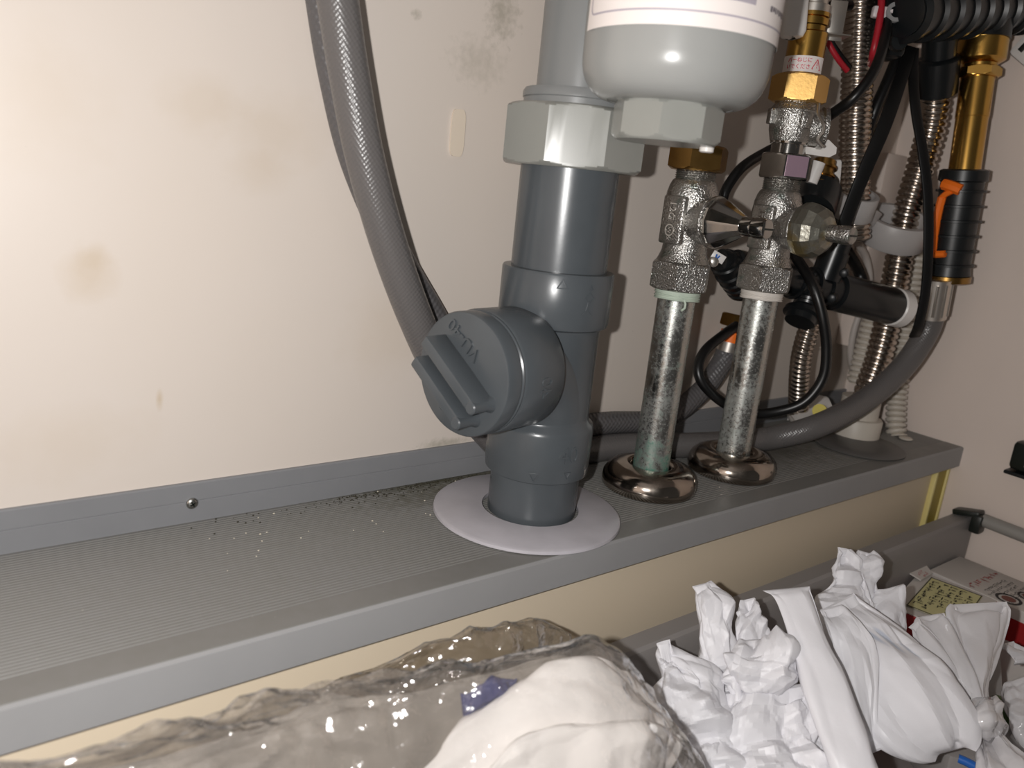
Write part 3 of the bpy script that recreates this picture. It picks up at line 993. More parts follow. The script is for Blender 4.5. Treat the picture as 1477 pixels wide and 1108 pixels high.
# braid relief for the nearer hose comes from the material
def braid_mat(m_, scale=900, strength=.25):
    nt = m_.node_tree
    b = nt.nodes['Principled BSDF']
    tc = nt.nodes.new('ShaderNodeTexCoord')
    fs = []
    for sgn in (1, -1):
        mp = nt.nodes.new('ShaderNodeMapping'); mp.inputs['Rotation'].default_value = (.5 * sgn, .78 * sgn, .6)
        w = nt.nodes.new('ShaderNodeTexWave'); w.inputs['Scale'].default_value = scale / 6.28
        w.bands_direction = 'Z'
        nt.links.new(tc.outputs['Object'], mp.inputs['Vector']); nt.links.new(mp.outputs[0], w.inputs['Vector'])
        fs.append(w.outputs['Fac'])
    mu = nt.nodes.new('ShaderNodeMath'); mu.operation = 'ADD'
    nt.links.new(fs[0], mu.inputs[0]); nt.links.new(fs[1], mu.inputs[1])
    bp = nt.nodes.new('ShaderNodeBump'); bp.inputs['Strength'].default_value = strength; bp.inputs['Distance'].default_value = .0004
    nt.links.new(mu.outputs[0], bp.inputs['Height']); nt.links.new(bp.outputs[0], b.inputs['Normal'])


braid_mat(M_HOSE, 1300, .18)
braid_mat(M_HOSE2, 800, .5)

# ------------------------------------------------------------------ stainless flexible pipes
def corr(r, pitch, depth):
    return lambda s_, L_: r - depth * (.5 + .5 * math.cos(2 * math.pi * s_ / pitch)) ** 4


def flex(name, pts, r, lab, cat, mat, pitch=.0037, depth=.0012, group=None):
    mb = MB().tube(pts, corr(r, pitch, depth), 24, pitch / 9, helix=pitch if mat is M_FLEX else 0)
    o = mb.build(name, mat, smooth=70)
    tag(o, lab, cat, group)
    return o


flex('flexible_pipe', [P(1250, -380, y=-.030), P(1244, -80, y=-.034), P(1241, 0, y=-.036), P(1237, 100, y=-.042), P(1233, 200, y=-.048), P(1233, 300, y=-.054), P(1233, 345, y=-.056)], .0104,
     'straight stainless corrugated pipe rising above the grey clamp behind the black strap', 'pipe', M_FLEX, group='corrugated stainless pipes')
flex('flexible_pipe', [P(1350, 125, y=-.060), P(1344, 180, y=-.058), P(1328, 240, y=-.056), P(1308, 310, y=-.056), P(1294, 390, y=-.056), P(1281, 460, y=-.056), P(1266, 520, y=-.056), P(1252, 562, y=-.055), P(1246, 598, y=-.054)], .0102,
     'long curved stainless corrugated pipe from the black connector down to the ivory sleeve', 'pipe', M_FLEX, .0048, .0016, group='corrugated stainless pipes')
flex('flexible_pipe', [P(1176, 448, y=-.048), P(1168, 470, y=-.046), P(1157, 510, y=-.044), P(1153, 545, y=-.042), P(1152, 585, y=-.038), P(1154, 606, y=-.034)], .0076,
     'short stainless corrugated pipe between the black tee and the white tag', 'pipe', M_FLEX, group='corrugated stainless pipes')
flex('corrugated_conduit', [P(1326, 360, x=.4985), P(1318, 400, x=.498), P(1310, 450, x=.498), P(1302, 510, x=.498), P(1294, 570, x=.494), P(1292, 612, x=.488), P(1294, 630, x=.486)], .0080,
     'white corrugated conduit beside the right side wall running to the ledge', 'conduit', M_IVORY, .0048, .0028, 'white conduits')
flex('corrugated_conduit', [P(1262, 440, x=.482), P(1254, 470, x=.482), P(1244, 510, x=.482), P(1234, 552, x=.482)], .0075,
     'short white corrugated conduit behind the curved stainless pipe', 'conduit', M_IVORY, .0048, .0026, 'white conduits')

# sleeve in the ledge
SX, SY = .4405, -.0535
slv = thing('pipe_sleeve', 'ivory plastic pipe sleeve standing on the ledge in the far corner', 'pipe sleeve', (SX, SY, .0004))
MB().lathe([(.0175, .0006), (.0188, .0012), (.0190, .0150), (.0180, .0165), (.0150, .0170), (.0148, .0330), (.0125, .0332)], (SX, SY, 0), seg=48).build('sleeve', M_IVORY, slv)
c = P(1243, 652, z=0)
mb = MB().lathe([(.0335, .0003), (.0340, .0010), (.0325, .0022), (.0195, .0024)], (c[0] + .012, c[1] + .010, 0), seg=64)
o = mb.build('ring_plate', simple('dark_grey_ring', (92, 90, 88), .45), smooth=40); tag(o, 'flat grey ring plate lying round the ivory pipe sleeve', 'plate')
mb = MB().lathe([(.0050, .0004), (.0054, .001), (.0046, .0018), (.001, .0022)], (P(1306, 634, z=0)[0], P(1306, 634, z=0)[1], 0), seg=28)
o = mb.build('conduit_button', M_IVORY); tag(o, 'small ivory button at the foot of the white conduit', 'plug')

# double grey clamp
cA, cB = P(1234, 292, y=-.0540), P(1290, 330, y=-.0575)
kl = thing('pipe_clamp', 'pale grey double ring clamp around the stainless pipes', 'clamp', cB)
def ring(c, ro, ri, h, name):
    MB().lathe([(ri, -h), (ro - .0006, -h), (ro, -h + .0008), (ro, h - .0008), (ro - .0006, h), (ri + .0004, h), (ri, h - .0006), (ri, -h)], c, kax, seg=56, cap=False).build(name, M_GREYC, kl, 40)
kax = np.array([-.62, -.78, 0]) * .42 + np.array([0, 0, 1.0])
ring(cB, .0245, .0200, .0098, 'large_ring')
ring(cA + np.array([0, 0, -.002]), .0140, .0108, .0085, 'small_ring')
mb = MB().box((cA + cB) / 2 + np.array([-.007, .001, -.002]), (.016, .0045, .0150), U=(cB - cA), V=np.cross(kax, cB - cA), bev=.001)
mb.build('bridge', M_GREYC, kl)

# ------------------------------------------------------------------ brass tube, coupling
A0, A1 = P(1418, 58, y=-.078), P(1391, 246, y=-.087)
dA = (A1 - A0) / np.linalg.norm(A1 - A0)
LA = np.linalg.norm(A1 - A0)
bt = thing('brass_tube', 'bright brass tube with flared head between the black manifold and the coupling', 'tube', A1)
MB().lathe([(.0160, -.004), (.0160, .0120), (.0158, .0135), (.0112, .0165), (.0110, .0185)], A0, dA, 48).build('flared_head', M_BRASS2, bt)
MB().nut(A0, dA, .0185, .0255, .0125, 6, ph=.6, cham=.1).build('hexagon', M_BRASS2, bt, 25)
MB().lathe([(.0108, .0255), (.0108, .052), (.0104, .0522), (.0104, LA + .006)], A0, dA, 40).build('tube_body', M_BRASS2, bt)
B0, B1 = A1, P(1366, 398, y=-.0895)
dB = (B1 - B0) / np.linalg.norm(B1 - B0); LB = np.linalg.norm(B1 - B0)
cp = thing('hose_coupling', 'black ribbed hose coupling with an orange locking clip', 'coupling', B1)
pr = [(.0135, -.001), (.0158, 0), (.0160, .004), (.0160, .007), (.0150, .0074)]
for kx in range(6):
    s0 = .0080 + kx * (LB - .012) / 6
    pr += [(.0142, s0), (.0142, s0 + .0050), (.0164, s0 + .0053), (.0164, s0 + .0068), (.0142, s0 + .0071)]
pr += [(.0148, LB - .003), (.0150, LB - .001), (.0120, LB)]
MB().lathe(pr, B0, dB, 48).build('coupling_body', M_BLACKG, cp, 30)
MB().lathe([(.0110, LB - .001), (.0158, LB - .0005), (.0160, LB + .004), (.0120, LB + .0050)], B0, dB, 40).build('brass_ring', M_BRASS, cp)
toc = CAM - (B0 + B1) / 2; toc = toc - dB * (toc @ dB); toc /= np.linalg.norm(toc)
sid = np.cross(dB, toc); sid /= np.linalg.norm(sid)
sid = sid if sid @ _r > 0 else -sid
def cpt(s_, w_, lift=.0168):    # point on the coupling face: distance along, angle sideways
    return B0 + dB * s_ + lift * (math.cos(w_) * toc + math.sin(w_) * sid)
mb = MB()
mb.tube([cpt(.0185, -.72), cpt(.030, -.80), cpt(.044, -.82), cpt(LB - .016, -.76)], .0029, 8, .002)
mb.tube([cpt(.0190, -.74), cpt(.0165, -.60), cpt(.0140, -.35)], .0022, 8, .002)
mb.tube([cpt(.0095, -.72), cpt(.0105, -.45), cpt(.0130, -.02)], .0040, 8, .002)
mb.tube([cpt(LB - .018, -.95), cpt(LB - .0165, -.70), cpt(LB - .0175, -.20)], .0026, 8, .002)
mb.build('locking_clip', M_ORANGE, cp)

# ------------------------------------------------------------------ black manifold overhead
M0, M1 = P(1306, 20, y=-.076), P(1490, 12, y=-.082)
dM = (M1 - M0) / np.linalg.norm(M1 - M0); LM = np.linalg.norm(M1 - M0)
mf = thing('water_manifold', 'black ribbed plastic water manifold in the upper right corner', 'manifold', M0)
pr = [(.008, -.003), (.0135, -.002), (.0135, 0)]
for kx in range(9):
    s0 = .001 + kx * LM / 9
    pr += [(.0175, s0), (.0175, s0 + .003), (.0148, s0 + .0035), (.0148, s0 + LM / 9 - .001)]
MB().lathe(pr, M0, dM, 48).build('manifold_body', M_BLACK, mf, 30)
c0, c1 = P(1357, 40, y=-.0645), P(1349, 136, y=-.0605)
dC = (c1 - c0) / np.linalg.norm(c1 - c0); LC = np.linalg.norm(c1 - c0)
MB().lathe([(.0085, -.015), (.0085, .004), (.0110, .005), (.0110, LC * .42), (.0125, LC * .43), (.0140, LC * .47), (.0142, LC * .98), (.0132, LC)], c0, dC, 40).build('outlet_socket', M_BLACK, mf)
c0, c1 = A0 - dA * .020, A0 + dA * .0005
MB().tube([c0, c1], .0168, 40, .002).build('outlet_collar', M_BLACK, mf)
mb = MB().box(at(1282, 36, .515), (.020, .024, .042), U=_r0, V=(.62, .78, 0), bev=.003)
mb.build('valve_block', M_BLACK, mf)
mb = MB().lathe([(.002, 0), (.0055, .0005), (.006, .003), (.005, .006)], at(1292, 62, .500), np.array([-.6, -.75, 0]), 24)
mb.build('port_cap', M_BLACKG, mf)
mb = MB().lathe([(.0035, -.001), (.0035, .001), (.0060, .001), (.0060, -.001), (.0035, -.001)], at(1291, 18, .488), np.array([-.5, -.8, .2]), 28, cap=False)
mb.build('cable_tie_ring', simple('clear_tie', (150, 150, 150), .3), mf)
c = at(1269, 18, .490)
mb = MB().box(c, (.0095, .005, .0068), U=_r0, V=(.62, .78, 0), bev=.001)
mb.tube([c, at(1288, 16, .487)], .0012, 8)
o = mb.build('cable_tie', simple('white_tie', (214, 206, 206), .35)); tag(o, 'white cable tie holding the red cable to the manifold', 'cable tie')

# white device on the right wall edge
U_ = np.array([0, -.80, -.60]); V_ = np.array([0, .60, -.80])
ck = np.array([XR - .013, *P(1453, 78, x=XR - .013)[1:]])
ctr = ck + U_ * .030 - V_ * .026 + np.array([.003, 0, 0])
dv = thing('white_unit', 'white plastic unit with dark slots at the upper right edge', 'device', ctr)
MB().box(ctr, (.058, .050, .018), U=U_, V=V_, bev=.003).build('case', M_WHITEP, dv)
for kx in range(3):
    MB().box(ck + U_ * (.008 + .009 * kx) - V_ * .010 + np.array([-.0058, 0, 0]), (.004, .007, .0012), U=U_, V=V_, bev=.0003).build('slot', M_DARK, dv)
# dark latch on the right wall
c = P(1478, 658, x=XR - .008)
lt = thing('drawer_latch', 'dark green-black plastic latch on the right side wall above the rod', 'latch', (XR - .008, c[1], c[2] - .012))
MB().box((XR - .008, c[1] - .010, c[2]), (.016, .034, .022), bev=.003).build('latch_body', M_DARK, lt)
MB().box((XR - .0165, c[1] - .014, c[2] - .001), (.0015, .020, .011), bev=.0005).build('grey_insert', M_ROD, lt)
MB().box((XR - .009, c[1] - .010, c[2] - .0135), (.018, .036, .003), bev=.0008).build('base_plate', M_BLACKG, lt)

# ------------------------------------------------------------------ black tee fitting with white end cap
T0, T1 = P(1068, 385, y=-.036), P(1286, 442, y=-.0725)
dT = (T1 - T0) / np.linalg.norm(T1 - T0); LT = np.linalg.norm(T1 - T0)
tf = thing('black_tee', 'black plastic tee fitting with a white end cap behind the second valve', 'pipe fitting', (T0 + T1) / 2)
pr = [(.0080, -.018), (.0085, -.017), (.0085, -.006), (.0105, -.005), (.0105, .012)]
for s0 in (.030, .048, .062, .074):
    pr += [(.0108, s0 - .0012), (.0126, s0 - .0008), (.0126, s0 + .0008), (.0108, s0 + .0012)]
pr += [(.0112, .084), (.0136, .085), (.0136, LT - .002), (.0130, LT)]
body = MB().lathe(pr, T0, dT, 40)
sp0, sp1 = P(1190, 402, y=-.056), P(1217, 330, y=-.060)
body.tube([sp0, (sp0 * .45 + sp1 * .55)], .0100, 32, .002)
body.tube([sp0 * .5 + sp1 * .5, sp1], .0088, 32, .002)
body.build('tee_body', M_BLACK, tf, 30)
l0, l1 = P(1172, 415, y=-.056), P(1154, 462, y=-.060)
dl_ = (l1 - l0) / np.linalg.norm(l1 - l0); LL = np.linalg.norm(l1 - l0)
MB().lathe([(.0075, 0), (.0075, LL * .42), (.0088, LL * .44), (.0080, LL * .50), (.0088, LL * .54), (.0080, LL * .6), (.0090, LL * .64), (.0098, LL * .70), (.0126, LL * .74), (.0130, LL * .86), (.0105, LL * .9), (.0100, LL * 1.06)], l0, dl_, 36).build('lower_spigot', M_BLACK, tf, 30)
MB().lathe([(.0125, -.002), (.0128, 0), (.0140, .001), (.0142, .0095), (.0132, .0105)], T1, dT, 40).build('white_cap', M_WHITEP, tf)
for (u_, v_) in ((1170, 398), (1217, 394), (1200, 430)):
    c = at(u_, v_, .522)
    MB().lathe([(.0028, -.006), (.0028, .0015), (.0020, .002)], c, toc, 16).build('screw_boss', M_BLACKG, tf)
# blue-print tag and screw left of second valve
ls = thing('clip_tag', 'small white tag with blue print and a screw between the two valves', 'tag', P(1034, 378, y=-.050))
mb = MB().box(P(1036, 371, y=-.050), (.0085, .0010, .0052), U=_r0 - .45 * np.array([0, 0, 1]), V=(.62, .78, 0), bev=.0002)
mb.build('tag_plate', M_WHITEP, ls)
mb = MB()
for kx in range(3):
    mb.box(P(1033 + kx * 3, 370 + kx * 1.3, y=-.0506), (.0009, .0004, .0028), U=_r0 - (.2 + .6 * (kx % 2)) * np.array([0, 0, 1]), V=(.62, .78, 0))
mb.build('blue_print', M_BLUEP, ls, 0)
MB().lathe([(.0030, -.002), (.0030, .0008), (.0018, .0016), (.0003, .0017)], P(1029, 378, y=-.051), np.array([-.62, -.78, 0]), 20).build('tag_screw', M_SILVER, ls)
# dark ribbed block behind
c = P(1062, 402, y=-.030)
mb = MB()
mb.tube([P(1044, 374, y=-.034), P(1052, 392, y=-.032), P(1070, 418, y=-.026)], lambda s_, L_: .0085 + .0012 * (int(s_ / .004) % 2), 24, .001)
o = mb.build('ribbed_connector', M_BLACK, smooth=30); tag(o, 'black ribbed connector between the two valves', 'connector')

# ------------------------------------------------------------------ cables
def cable(pts, r, lab, mat, cat='cable', group=None, flat=None, tw=None):
    mb = MB().tube(pts, r, 12, .002, flat=flat, tw=tw)
    o = mb.build('cable', mat, smooth=60 if not flat else 30)
    tag(o, lab, cat, group)


cable([at(1292, -120, .492), at(1281, -40, .50), at(1279, 10, .495), at(1277, 50, .485), at(1262, 100, .47), at(1232, 140, .470), at(1195, 168, .487), at(1160, 195, .510), at(1130, 208, .515), at(1105, 219, .508), at(1072, 240, .495), at(1052, 265, .492), at(1043, 286, .492), at(1040, 315, .50)], .0032,
      'glossy black cable arcing from the manifold behind the fitting to the first valve', M_BLACKC)
cable([at(1300, 62, .545), at(1288, 100, .545), at(1262, 160, .55), at(1250, 200, .56), at(1243, 230, .57)], .0042, 'straight black cable nearest the upright stainless pipe', M_BLACKC)
cable([at(1312, 68, .52), at(1300, 110, .515), at(1276, 180, .505), at(1246, 250, .505), at(1222, 312, .515), at(1214, 340, .52)], .0046, 'wide flat black strap crossing in front of the upright stainless pipe', M_BLACKC, flat=.28, tw=_r)
cable([at(1318, 70, .53), at(1317, 110, .53), at(1321, 160, .525), at(1331, 220, .525), at(1338, 280, .53), at(1339, 350, .535), at(1335, 420, .545), at(1325, 468, .555), at(1318, 485, .565)], .0034, 'flat black strap hanging in front of the curved stainless pipe', M_BLACKC, flat=.35, tw=_r)
cable([at(1140, 360, .53), at(1157, 385, .515), at(1174, 415, .505), at(1186, 455, .505), at(1192, 500, .51), at(1187, 545, .515), at(1160, 580, .52), at(1120, 594, .525), at(1085, 596, .525), at(1045, 582, .52), at(1015, 555, .515), at(1007, 530, .515), at(1018, 505, .52), at(1045, 482, .53), at(1062, 470, .54)], .0034,
      'black cable loop hanging around the second pipe', M_BLACKC)
cable([at(1198, 302, .56), at(1212, 345, .58), at(1238, 390, .60), at(1246, 420, .60), at(1249, 440, .61)], .0042, 'dark cable behind the black tee below the clamp', M_BLACKC)
cable([at(1276, -120, .478), at(1272, -40, .49), at(1271, 10, .488), at(1266, 45, .488), at(1259, 78, .492), at(1256, 92, .51)], .0022, 'thin red cable running down beside the upright stainless pipe', M_RED)
cable([at(1186, 40, .49), at(1195, 62, .492), at(1208, 84, .495), at(1222, 102, .50)], .0018, 'short red cable behind the brass sleeve', M_RED)
cable([at(1188, 36, .495), at(1199, 60, .497), at(1212, 80, .50), at(1226, 98, .505)], .0018, 'short black cable paired with the red one behind the brass sleeve', M_BLACKC)
cable([at(1190, 12, .495), at(1205, 8, .495), at(1226, 8, .50)], .0032, 'dark cable stub between brass fitting and stainless pipe', M_BLACKC)
cable([P(1238, 352, y=-.02), P(1249, 372, y=-.018), P(1254, 400, y=-.018), P(1252, 430, y=-.016), P(1240, 452, y=-.014), P(1231, 480, y=-.013), P(1227, 510, y=-.013), P(1232, 545, y=-.014)], .0030, 'white cable curving down the far corner behind the tee', M_WHITEC)

# white tag with yellow spot lying at the foot of the short stainless pipe
tg = thing('white_tag', 'crumpled white tag with a yellow spot behind the hose on the ledge', 'tag', P(1172, 604, y=-.040))
mb = MB()
rows = [((1136, 602), (1150, 612)), ((1140, 588), (1165, 606)), ((1150, 574), (1185, 598)), ((1168, 566), (1203, 590)), ((1186, 568), (1204, 586))]
G = []
for (a_, b_), in zip(rows):
    pa, pb = P(*a_, y=-.032), P(*b_, y=-.052)
    G.append([pa * (1 - t_) + pb * t_ + np.array([0, 0, .0015 * math.sin(7 * t_ + a_[0])]) for t_ in np.linspace(0, 1, 7)])
G = np.array(G)
mb.grid(G); mb.grid(G - np.array([0, 0, .0012]), flip=True)
mb.build('tag_sheet', M_WHITEP, tg, 40)
MB().tube([P(1138, 600, y=-.034), P(1146, 611, y=-.052)], .0016, 10).build('tag_curl', M_WHITEP, tg)
c = P(1180, 594, y=-.0535)
MB().lathe([(.0052, -.0008), (.0052, .0006)], c + np.array([0, -.001, .001]), CAM - c, 24).build('yellow_spot', simple('yellow_dot', (204, 186, 40), .5), tg)

# ------------------------------------------------------------------ drawer below the ledge
dz = -.052
dr = thing('pull_out_drawer', 'grey steel pull-out drawer with a round side rod below the ledge', 'drawer', (.1, -.25, -.175))
mb = MB()
rp = [(-.1180, dz - .012), (-.1180, dz), (-.1190, dz + .0010), (-.1290, dz + .0010), (-.1310, dz - .0004), (-.1318, dz - .003), (-.1322, dz - .010), (-.1325, -.170), (-.1300, -.170), (-.1295, dz - .010), (-.1200, dz - .004), (-.1195, dz - .012)]
mb.rings([[(x, a, b) for a, b in rp] for x in (-.45, XR - .006)])
mb.build('back_panel', M_DRAWER, dr, 25)
MB().box(((-.45 + XR) / 2, -.34, -.1725), (XR + .44, .42, .005)).build('drawer_floor', M_DRAWER, dr, 0)
r0_ = P(1420, 751, x=XR - .009); r1_ = P(1500, 782, x=XR - .009)
dd = (r1_ - r0_)
MB().tube([r0_ - dd * .02, r0_ + dd * 4.5], .0052, 24, .01).build('side_rod', M_ROD, dr)
c = P(1398, 742, x=XR - .010)
bk = MB().box(c + np.array([0, .001, .0015]), (.012, .020, .0045), V=(0, 1, -.25), bev=.001)
c2 = P(1408, 750, x=XR - .010)
bk.box(c2 + np.array([-.001, -.002, -.002]), (.011, .008, .015), bev=.0015)
bk.build('rod_bracket', M_DARK, dr)

# ------------------------------------------------------------------ boxes in the drawer
def textrows(mb, org, U, V, W_, H_, rows_, seed, fill=.8, gh=.6):
    rnd = random.Random(seed)
    U = np.array(U, float); V = np.array(V, float); N = np.cross(U, V)
    lh = H_ / rows_
    for r_ in range(rows_):
        x = rnd.uniform(0, W_ * .15)
        end = W_ * rnd.uniform(fill, 1)
        while x < end:
            g = lh * gh
            for _ in range(3):     # three short strokes make one character
                a0, b0 = x + rnd.uniform(0, g * .6), r_ * lh + rnd.uniform(0, g * .7)
                w_, h_ = (g * rnd.uniform(.5, .9), g * .16) if rnd.random() < .55 else (g * .16, g * rnd.uniform(.5, .9))
                w_ = min(w_, x + g - a0 + g * .2)
                mb.add([np.array(org) + U * p_ + V * q_ + N * .0002 for p_, q_ in ((a0, b0), (a0 + w_, b0), (a0 + w_, b0 + h_), (a0, b0 + h_))], [(0, 1, 2, 3)])
            x += g * 1.15


zt = -.080
bx = thing('printed_carton', 'white printed carton with red lettering in the drawer corner', 'box', (.45, -.19, -.17))
MB().box((.4635, -.1865, (zt - .17) / 2), (.052, .105, zt + .17), bev=.0006).build('carton_body', M_CARD, bx, 20)
mb = MB()
textrows(mb, (.487, -.160, zt), (-1, 0, 0), (0, -1, 0), .046, .006, 1, 3, .95, .75)
mb.build('red_lettering', M_REDINK, bx, 0)
mb = MB()
textrows(mb, (.482, -.170, zt), (-1, 0, 0), (0, -1, 0), .042, .022, 5, 5, .5)
mb.build('small_print', M_INK, bx, 0)
for (cx_, cy_, r_) in ((.4475, -.186, .0085), (.466, -.192, .0070)):
    mb = MB().lathe([(.0001, .0002), (r_ * .55, .0003)], (cx_, cy_, zt), seg=28, cap=False)
    p_ = mb.build('printed_dish', M_BROWNINK, bx, 0)
    MB().lathe([(r_ * .75, .0002), (r_, .0003)], (cx_, cy_, zt), seg=28, cap=False).build('printed_rim', M_INK, p_, 0)
mb = MB().grid([[(.4373, y_, z_) for y_ in np.linspace(-.238, -.150, 6)] for z_ in (-.105, -.088)])
mb.build('red_band', M_REDPRINT, bx, 0)
fl_ = [P(1303, 823, z=zt + .003), P(1332, 812, z=zt + .003), P(1345, 828, z=zt + .001), P(1328, 838, z=zt + .001)]
mb = MB().rings([[q + np.array([0, 0, .0]) for q in fl_], [q + np.array([0, 0, .0008]) for q in fl_]])
mb.build('carton_flap', M_CARD, bx, 0)
mb = MB()
c = P(1326, 822, z=zt + .0032)
textrows(mb, c, (-.9, -.3, 0), (.3, -.9, 0), .010, .008, 2, 9, .9)
mb.build('flap_print', M_REDINK, bx, 0)
# second carton with the cream label
L_ = [P(1339, 836, z=zt - .001), P(1390, 856, z=zt - .001), P(1331, 892, z=zt - .001), P(1303, 876, z=zt - .001)]
U_ = (L_[3] - L_[0]); LU = np.linalg.norm(U_); U_ = U_ / LU
V_ = np.array([-U_[1], U_[0], 0]); V_ = V_ if V_[1] < 0 else -V_
c0 = L_[0]
b2 = thing('labelled_carton', 'flat red-sided carton with a cream text label beside the white bags', 'box', (.37, -.17, -.17))
ctr = c0 + U_ * .030 + V_ * .018
MB().box((ctr[0], ctr[1], (zt - .001 - .17) / 2), (.078, .052, zt - .001 + .17), U=U_, V=V_, bev=.0006).build('carton_body', M_REDPRINT, b2, 20)
mb = MB().box((ctr[0], ctr[1], zt - .0008), (.077, .051, .0008), U=U_, V=V_); mb.build('white_top', M_CARD, b2, 0)
mb = MB().box(ctr + np.array([0, 0, .0013]) - U_ * .001, (.060, .034, .0006), U=U_, V=V_); lb = mb.build('cream_label', M_CREAMLAB, b2, 0)
mb = MB()
o0 = ctr + np.array([0, 0, .0018]) - U_ * .030 - V_ * .015
textrows(mb, o0, U_, V_, .058, .030, 5, 11, .7, .72)
mb.build('label_text', M_INK, lb, 0)
mb = MB()
for (s_, e_, w_, h_) in ((0, -.0165, .062, .0006), (0, .0165, .062, .0006), (-.0305, 0, .0006, .034), (.0305, 0, .0006, .034)):
    mb.box(ctr + np.array([0, 0, .0017]) - U_ * .001 + U_ * s_ + V_ * e_, (w_, h_, .0003), U=U_, V=V_)
mb.build('label_frame', M_INK, lb, 0)

# ------------------------------------------------------------------ plastic bags
_rs = np.random.RandomState(3)
_TAB = _rs.rand(256, 256)


def plnoise(x, y, seed=0):
    """piecewise-linear value noise on a sheared triangle lattice: flat facets with sharp creases"""
    s_ = (x + y) * .366
    X_, Y_ = x + s_, y + s_
    i, j = np.floor(X_).astype(int), np.floor(Y_).astype(int)
    fx, fy = X_ - i, Y_ - j
    h = lambda a, b: _TAB[(a * 7 + seed * 31) % 256, (b * 13 + seed * 57 + a * 3) % 256]
    up = fx > fy
    v00, v11 = h(i, j), h(i + 1, j + 1)
    return np.where(up, v00 * (1 - fx) + h(i + 1, j) * (fx - fy) + v11 * fy, v00 * (1 - fy) + h(i, j + 1) * (fy - fx) + v11 * fx) - .5


def crumple(a, b, cell, seed):
    wx = plnoise(a / cell * .5, b / cell * .5, seed + 5) * cell * 1.2
    wy = plnoise(a / cell * .5 + 9, b / cell * .5 + 3, seed + 6) * cell * 1.2
    a, b = a + wx, b + wy
    o = 0
    for k_, (c_, w_, an) in enumerate(((1.0, 1.0, .3), (.5, .58, 1.1), (.24, .34, 2.0))):
        ca, sa = math.cos(an + seed), math.sin(an + seed)
        o = o + w_ * plnoise((a * ca - b * sa) / (cell * c_), (a * sa + b * ca) / (cell * c_), seed + k_)
    # sharp pinched ridges
    for k_, (c_, w_, an) in enumerate(((1.3, .8, .9), (.6, .45, 2.6))):
        ca, sa = math.cos(an + seed), math.sin(an + seed)
        o = o - w_ * np.abs(plnoise((a * ca - b * sa) / (cell * c_), (a * sa + b * ca) / (cell * c_ * 1.6), seed + 11 + k_))
    return o


def cr1(arr, n):
    """Catmull-Rom resample of rows"""
    A_ = np.array(arr, float)
    if len(A_) == 2:
        t = np.linspace(0, 1, n)[:, None]; return A_[0] * (1 - t) + A_[1] * t
    Q = np.vstack([2 * A_[0] - A_[1], A_, 2 * A_[-1] - A_[-2]])
    out = []
    for t in np.linspace(0, len(A_) - 1 - 1e-9, n):
        i = int(t); f = t - i
        p0, p1, p2, p3 = Q[i:i + 4]
        out.append(.5 * ((2 * p1) + (-p0 + p2) * f + (2 * p0 - 5 * p1 + 4 * p2 - p3) * f * f + (-p0 + 3 * p1 - 3 * p2 + p3) * f ** 3))
    return np.array(out)


def pouch(mb, rows, amp=.004, cell=.018, seed=1, ns=70, nt=72, pleat=0.0, npl=5, stretch=1.0, flatp=.8, taper=(1, 1), back=.6):
    """a puffed sheet of film: rows of (uL,vL,uR,vR,depth,thickness) from end to end; closed all round, crumpled"""
    ns, nt = int(ns * 1.35), int(nt * 1.35)
    Lp = cr1([at(r_[0], r_[1], r_[4]) for r_ in rows], ns)
    Rp = cr1([at(r_[2], r_[3], r_[4]) for r_ in rows], ns)
    Th = cr1([[r_[5], 0, 0] for r_ in rows], ns)[:, 0]
    c = (Lp + Rp) / 2; hw = (Rp - Lp) / 2
    s_arc = np.concatenate([[0], np.cumsum(np.linalg.norm(np.diff(c, axis=0), axis=1))])
    rnd = np.random.RandomState(seed)
    th = np.linspace(0, 2 * math.pi, nt, endpoint=False) - math.pi / 2    # seam at the back
    G = np.zeros((ns, nt, 3))
    wd = np.linalg.norm(hw, axis=1).mean()
    ph_ = rnd.rand(8) * 6.28
    for i in range(ns):
        v_ = CAM - c[i]; v_ /= np.linalg.norm(v_)
        ct, st_ = np.cos(th), np.sin(th)
        ct2 = np.sign(ct) * np.abs(ct) ** flatp
        st2 = np.sign(st_) * np.abs(st_) ** flatp * np.where(st_ > 0, 1.0, back)
        e = 1.0
        f = i / (ns - 1)
        if taper[0] and f < .12: e = math.sqrt(max(0, 1 - (1 - f / .12) ** 2)) * .98 + .02
        if taper[1] and f > .88: e = math.sqrt(max(0, 1 - (1 - (1 - f) / .12) ** 2)) * .98 + .02
        row = c[i] + hw[i][None] * ct2[:, None] + v_[None] * (Th[i] * e * st2)[:, None]
        G[i] = row
    # outward normals from the grid
    du = np.gradient(G, axis=0); dv = (np.roll(G, -1, 1) - np.roll(G, 1, 1))
    nrm = np.cross(du, dv); nrm /= np.linalg.norm(nrm, axis=2)[..., None] + 1e-12
    cen = G - c[:, None, :]
    sg = np.sign((nrm * cen).sum(2).mean()); nrm *= sg
    A_ = np.repeat(s_arc[:, None], nt, 1) / stretch
    B_ = np.repeat(((th + math.pi / 2) * wd * .8)[None], ns, 0)
    D = crumple(A_ + seed * .37, B_ + seed * .19, cell, seed) * amp
    if pleat:
        fr = np.linspace(0, 1, ns)[:, None]
        PL = np.abs(((B_ / (wd * 5)) * npl + plnoise(A_ / .03, B_ / .03, seed + 9) * .6 + ph_[0]) % 1.0 - .5) * 2 - .5
        D = D + PL * pleat * (1 - .3 * fr)
    fade = np.clip((1 + np.sin(th)) * 2.2, 0, 1)[None]      # quiet at the seam behind
    fe = np.linspace(0, 1, ns)
    ends = np.ones(ns)
    if taper[0]: ends *= np.clip(fe / .05, .02, 1)
    if taper[1]: ends *= np.clip((1 - fe) / .05, .02, 1)
    G = G + nrm * (D * fade * ends[:, None])[..., None]
    mb.rings(G)
    return mb


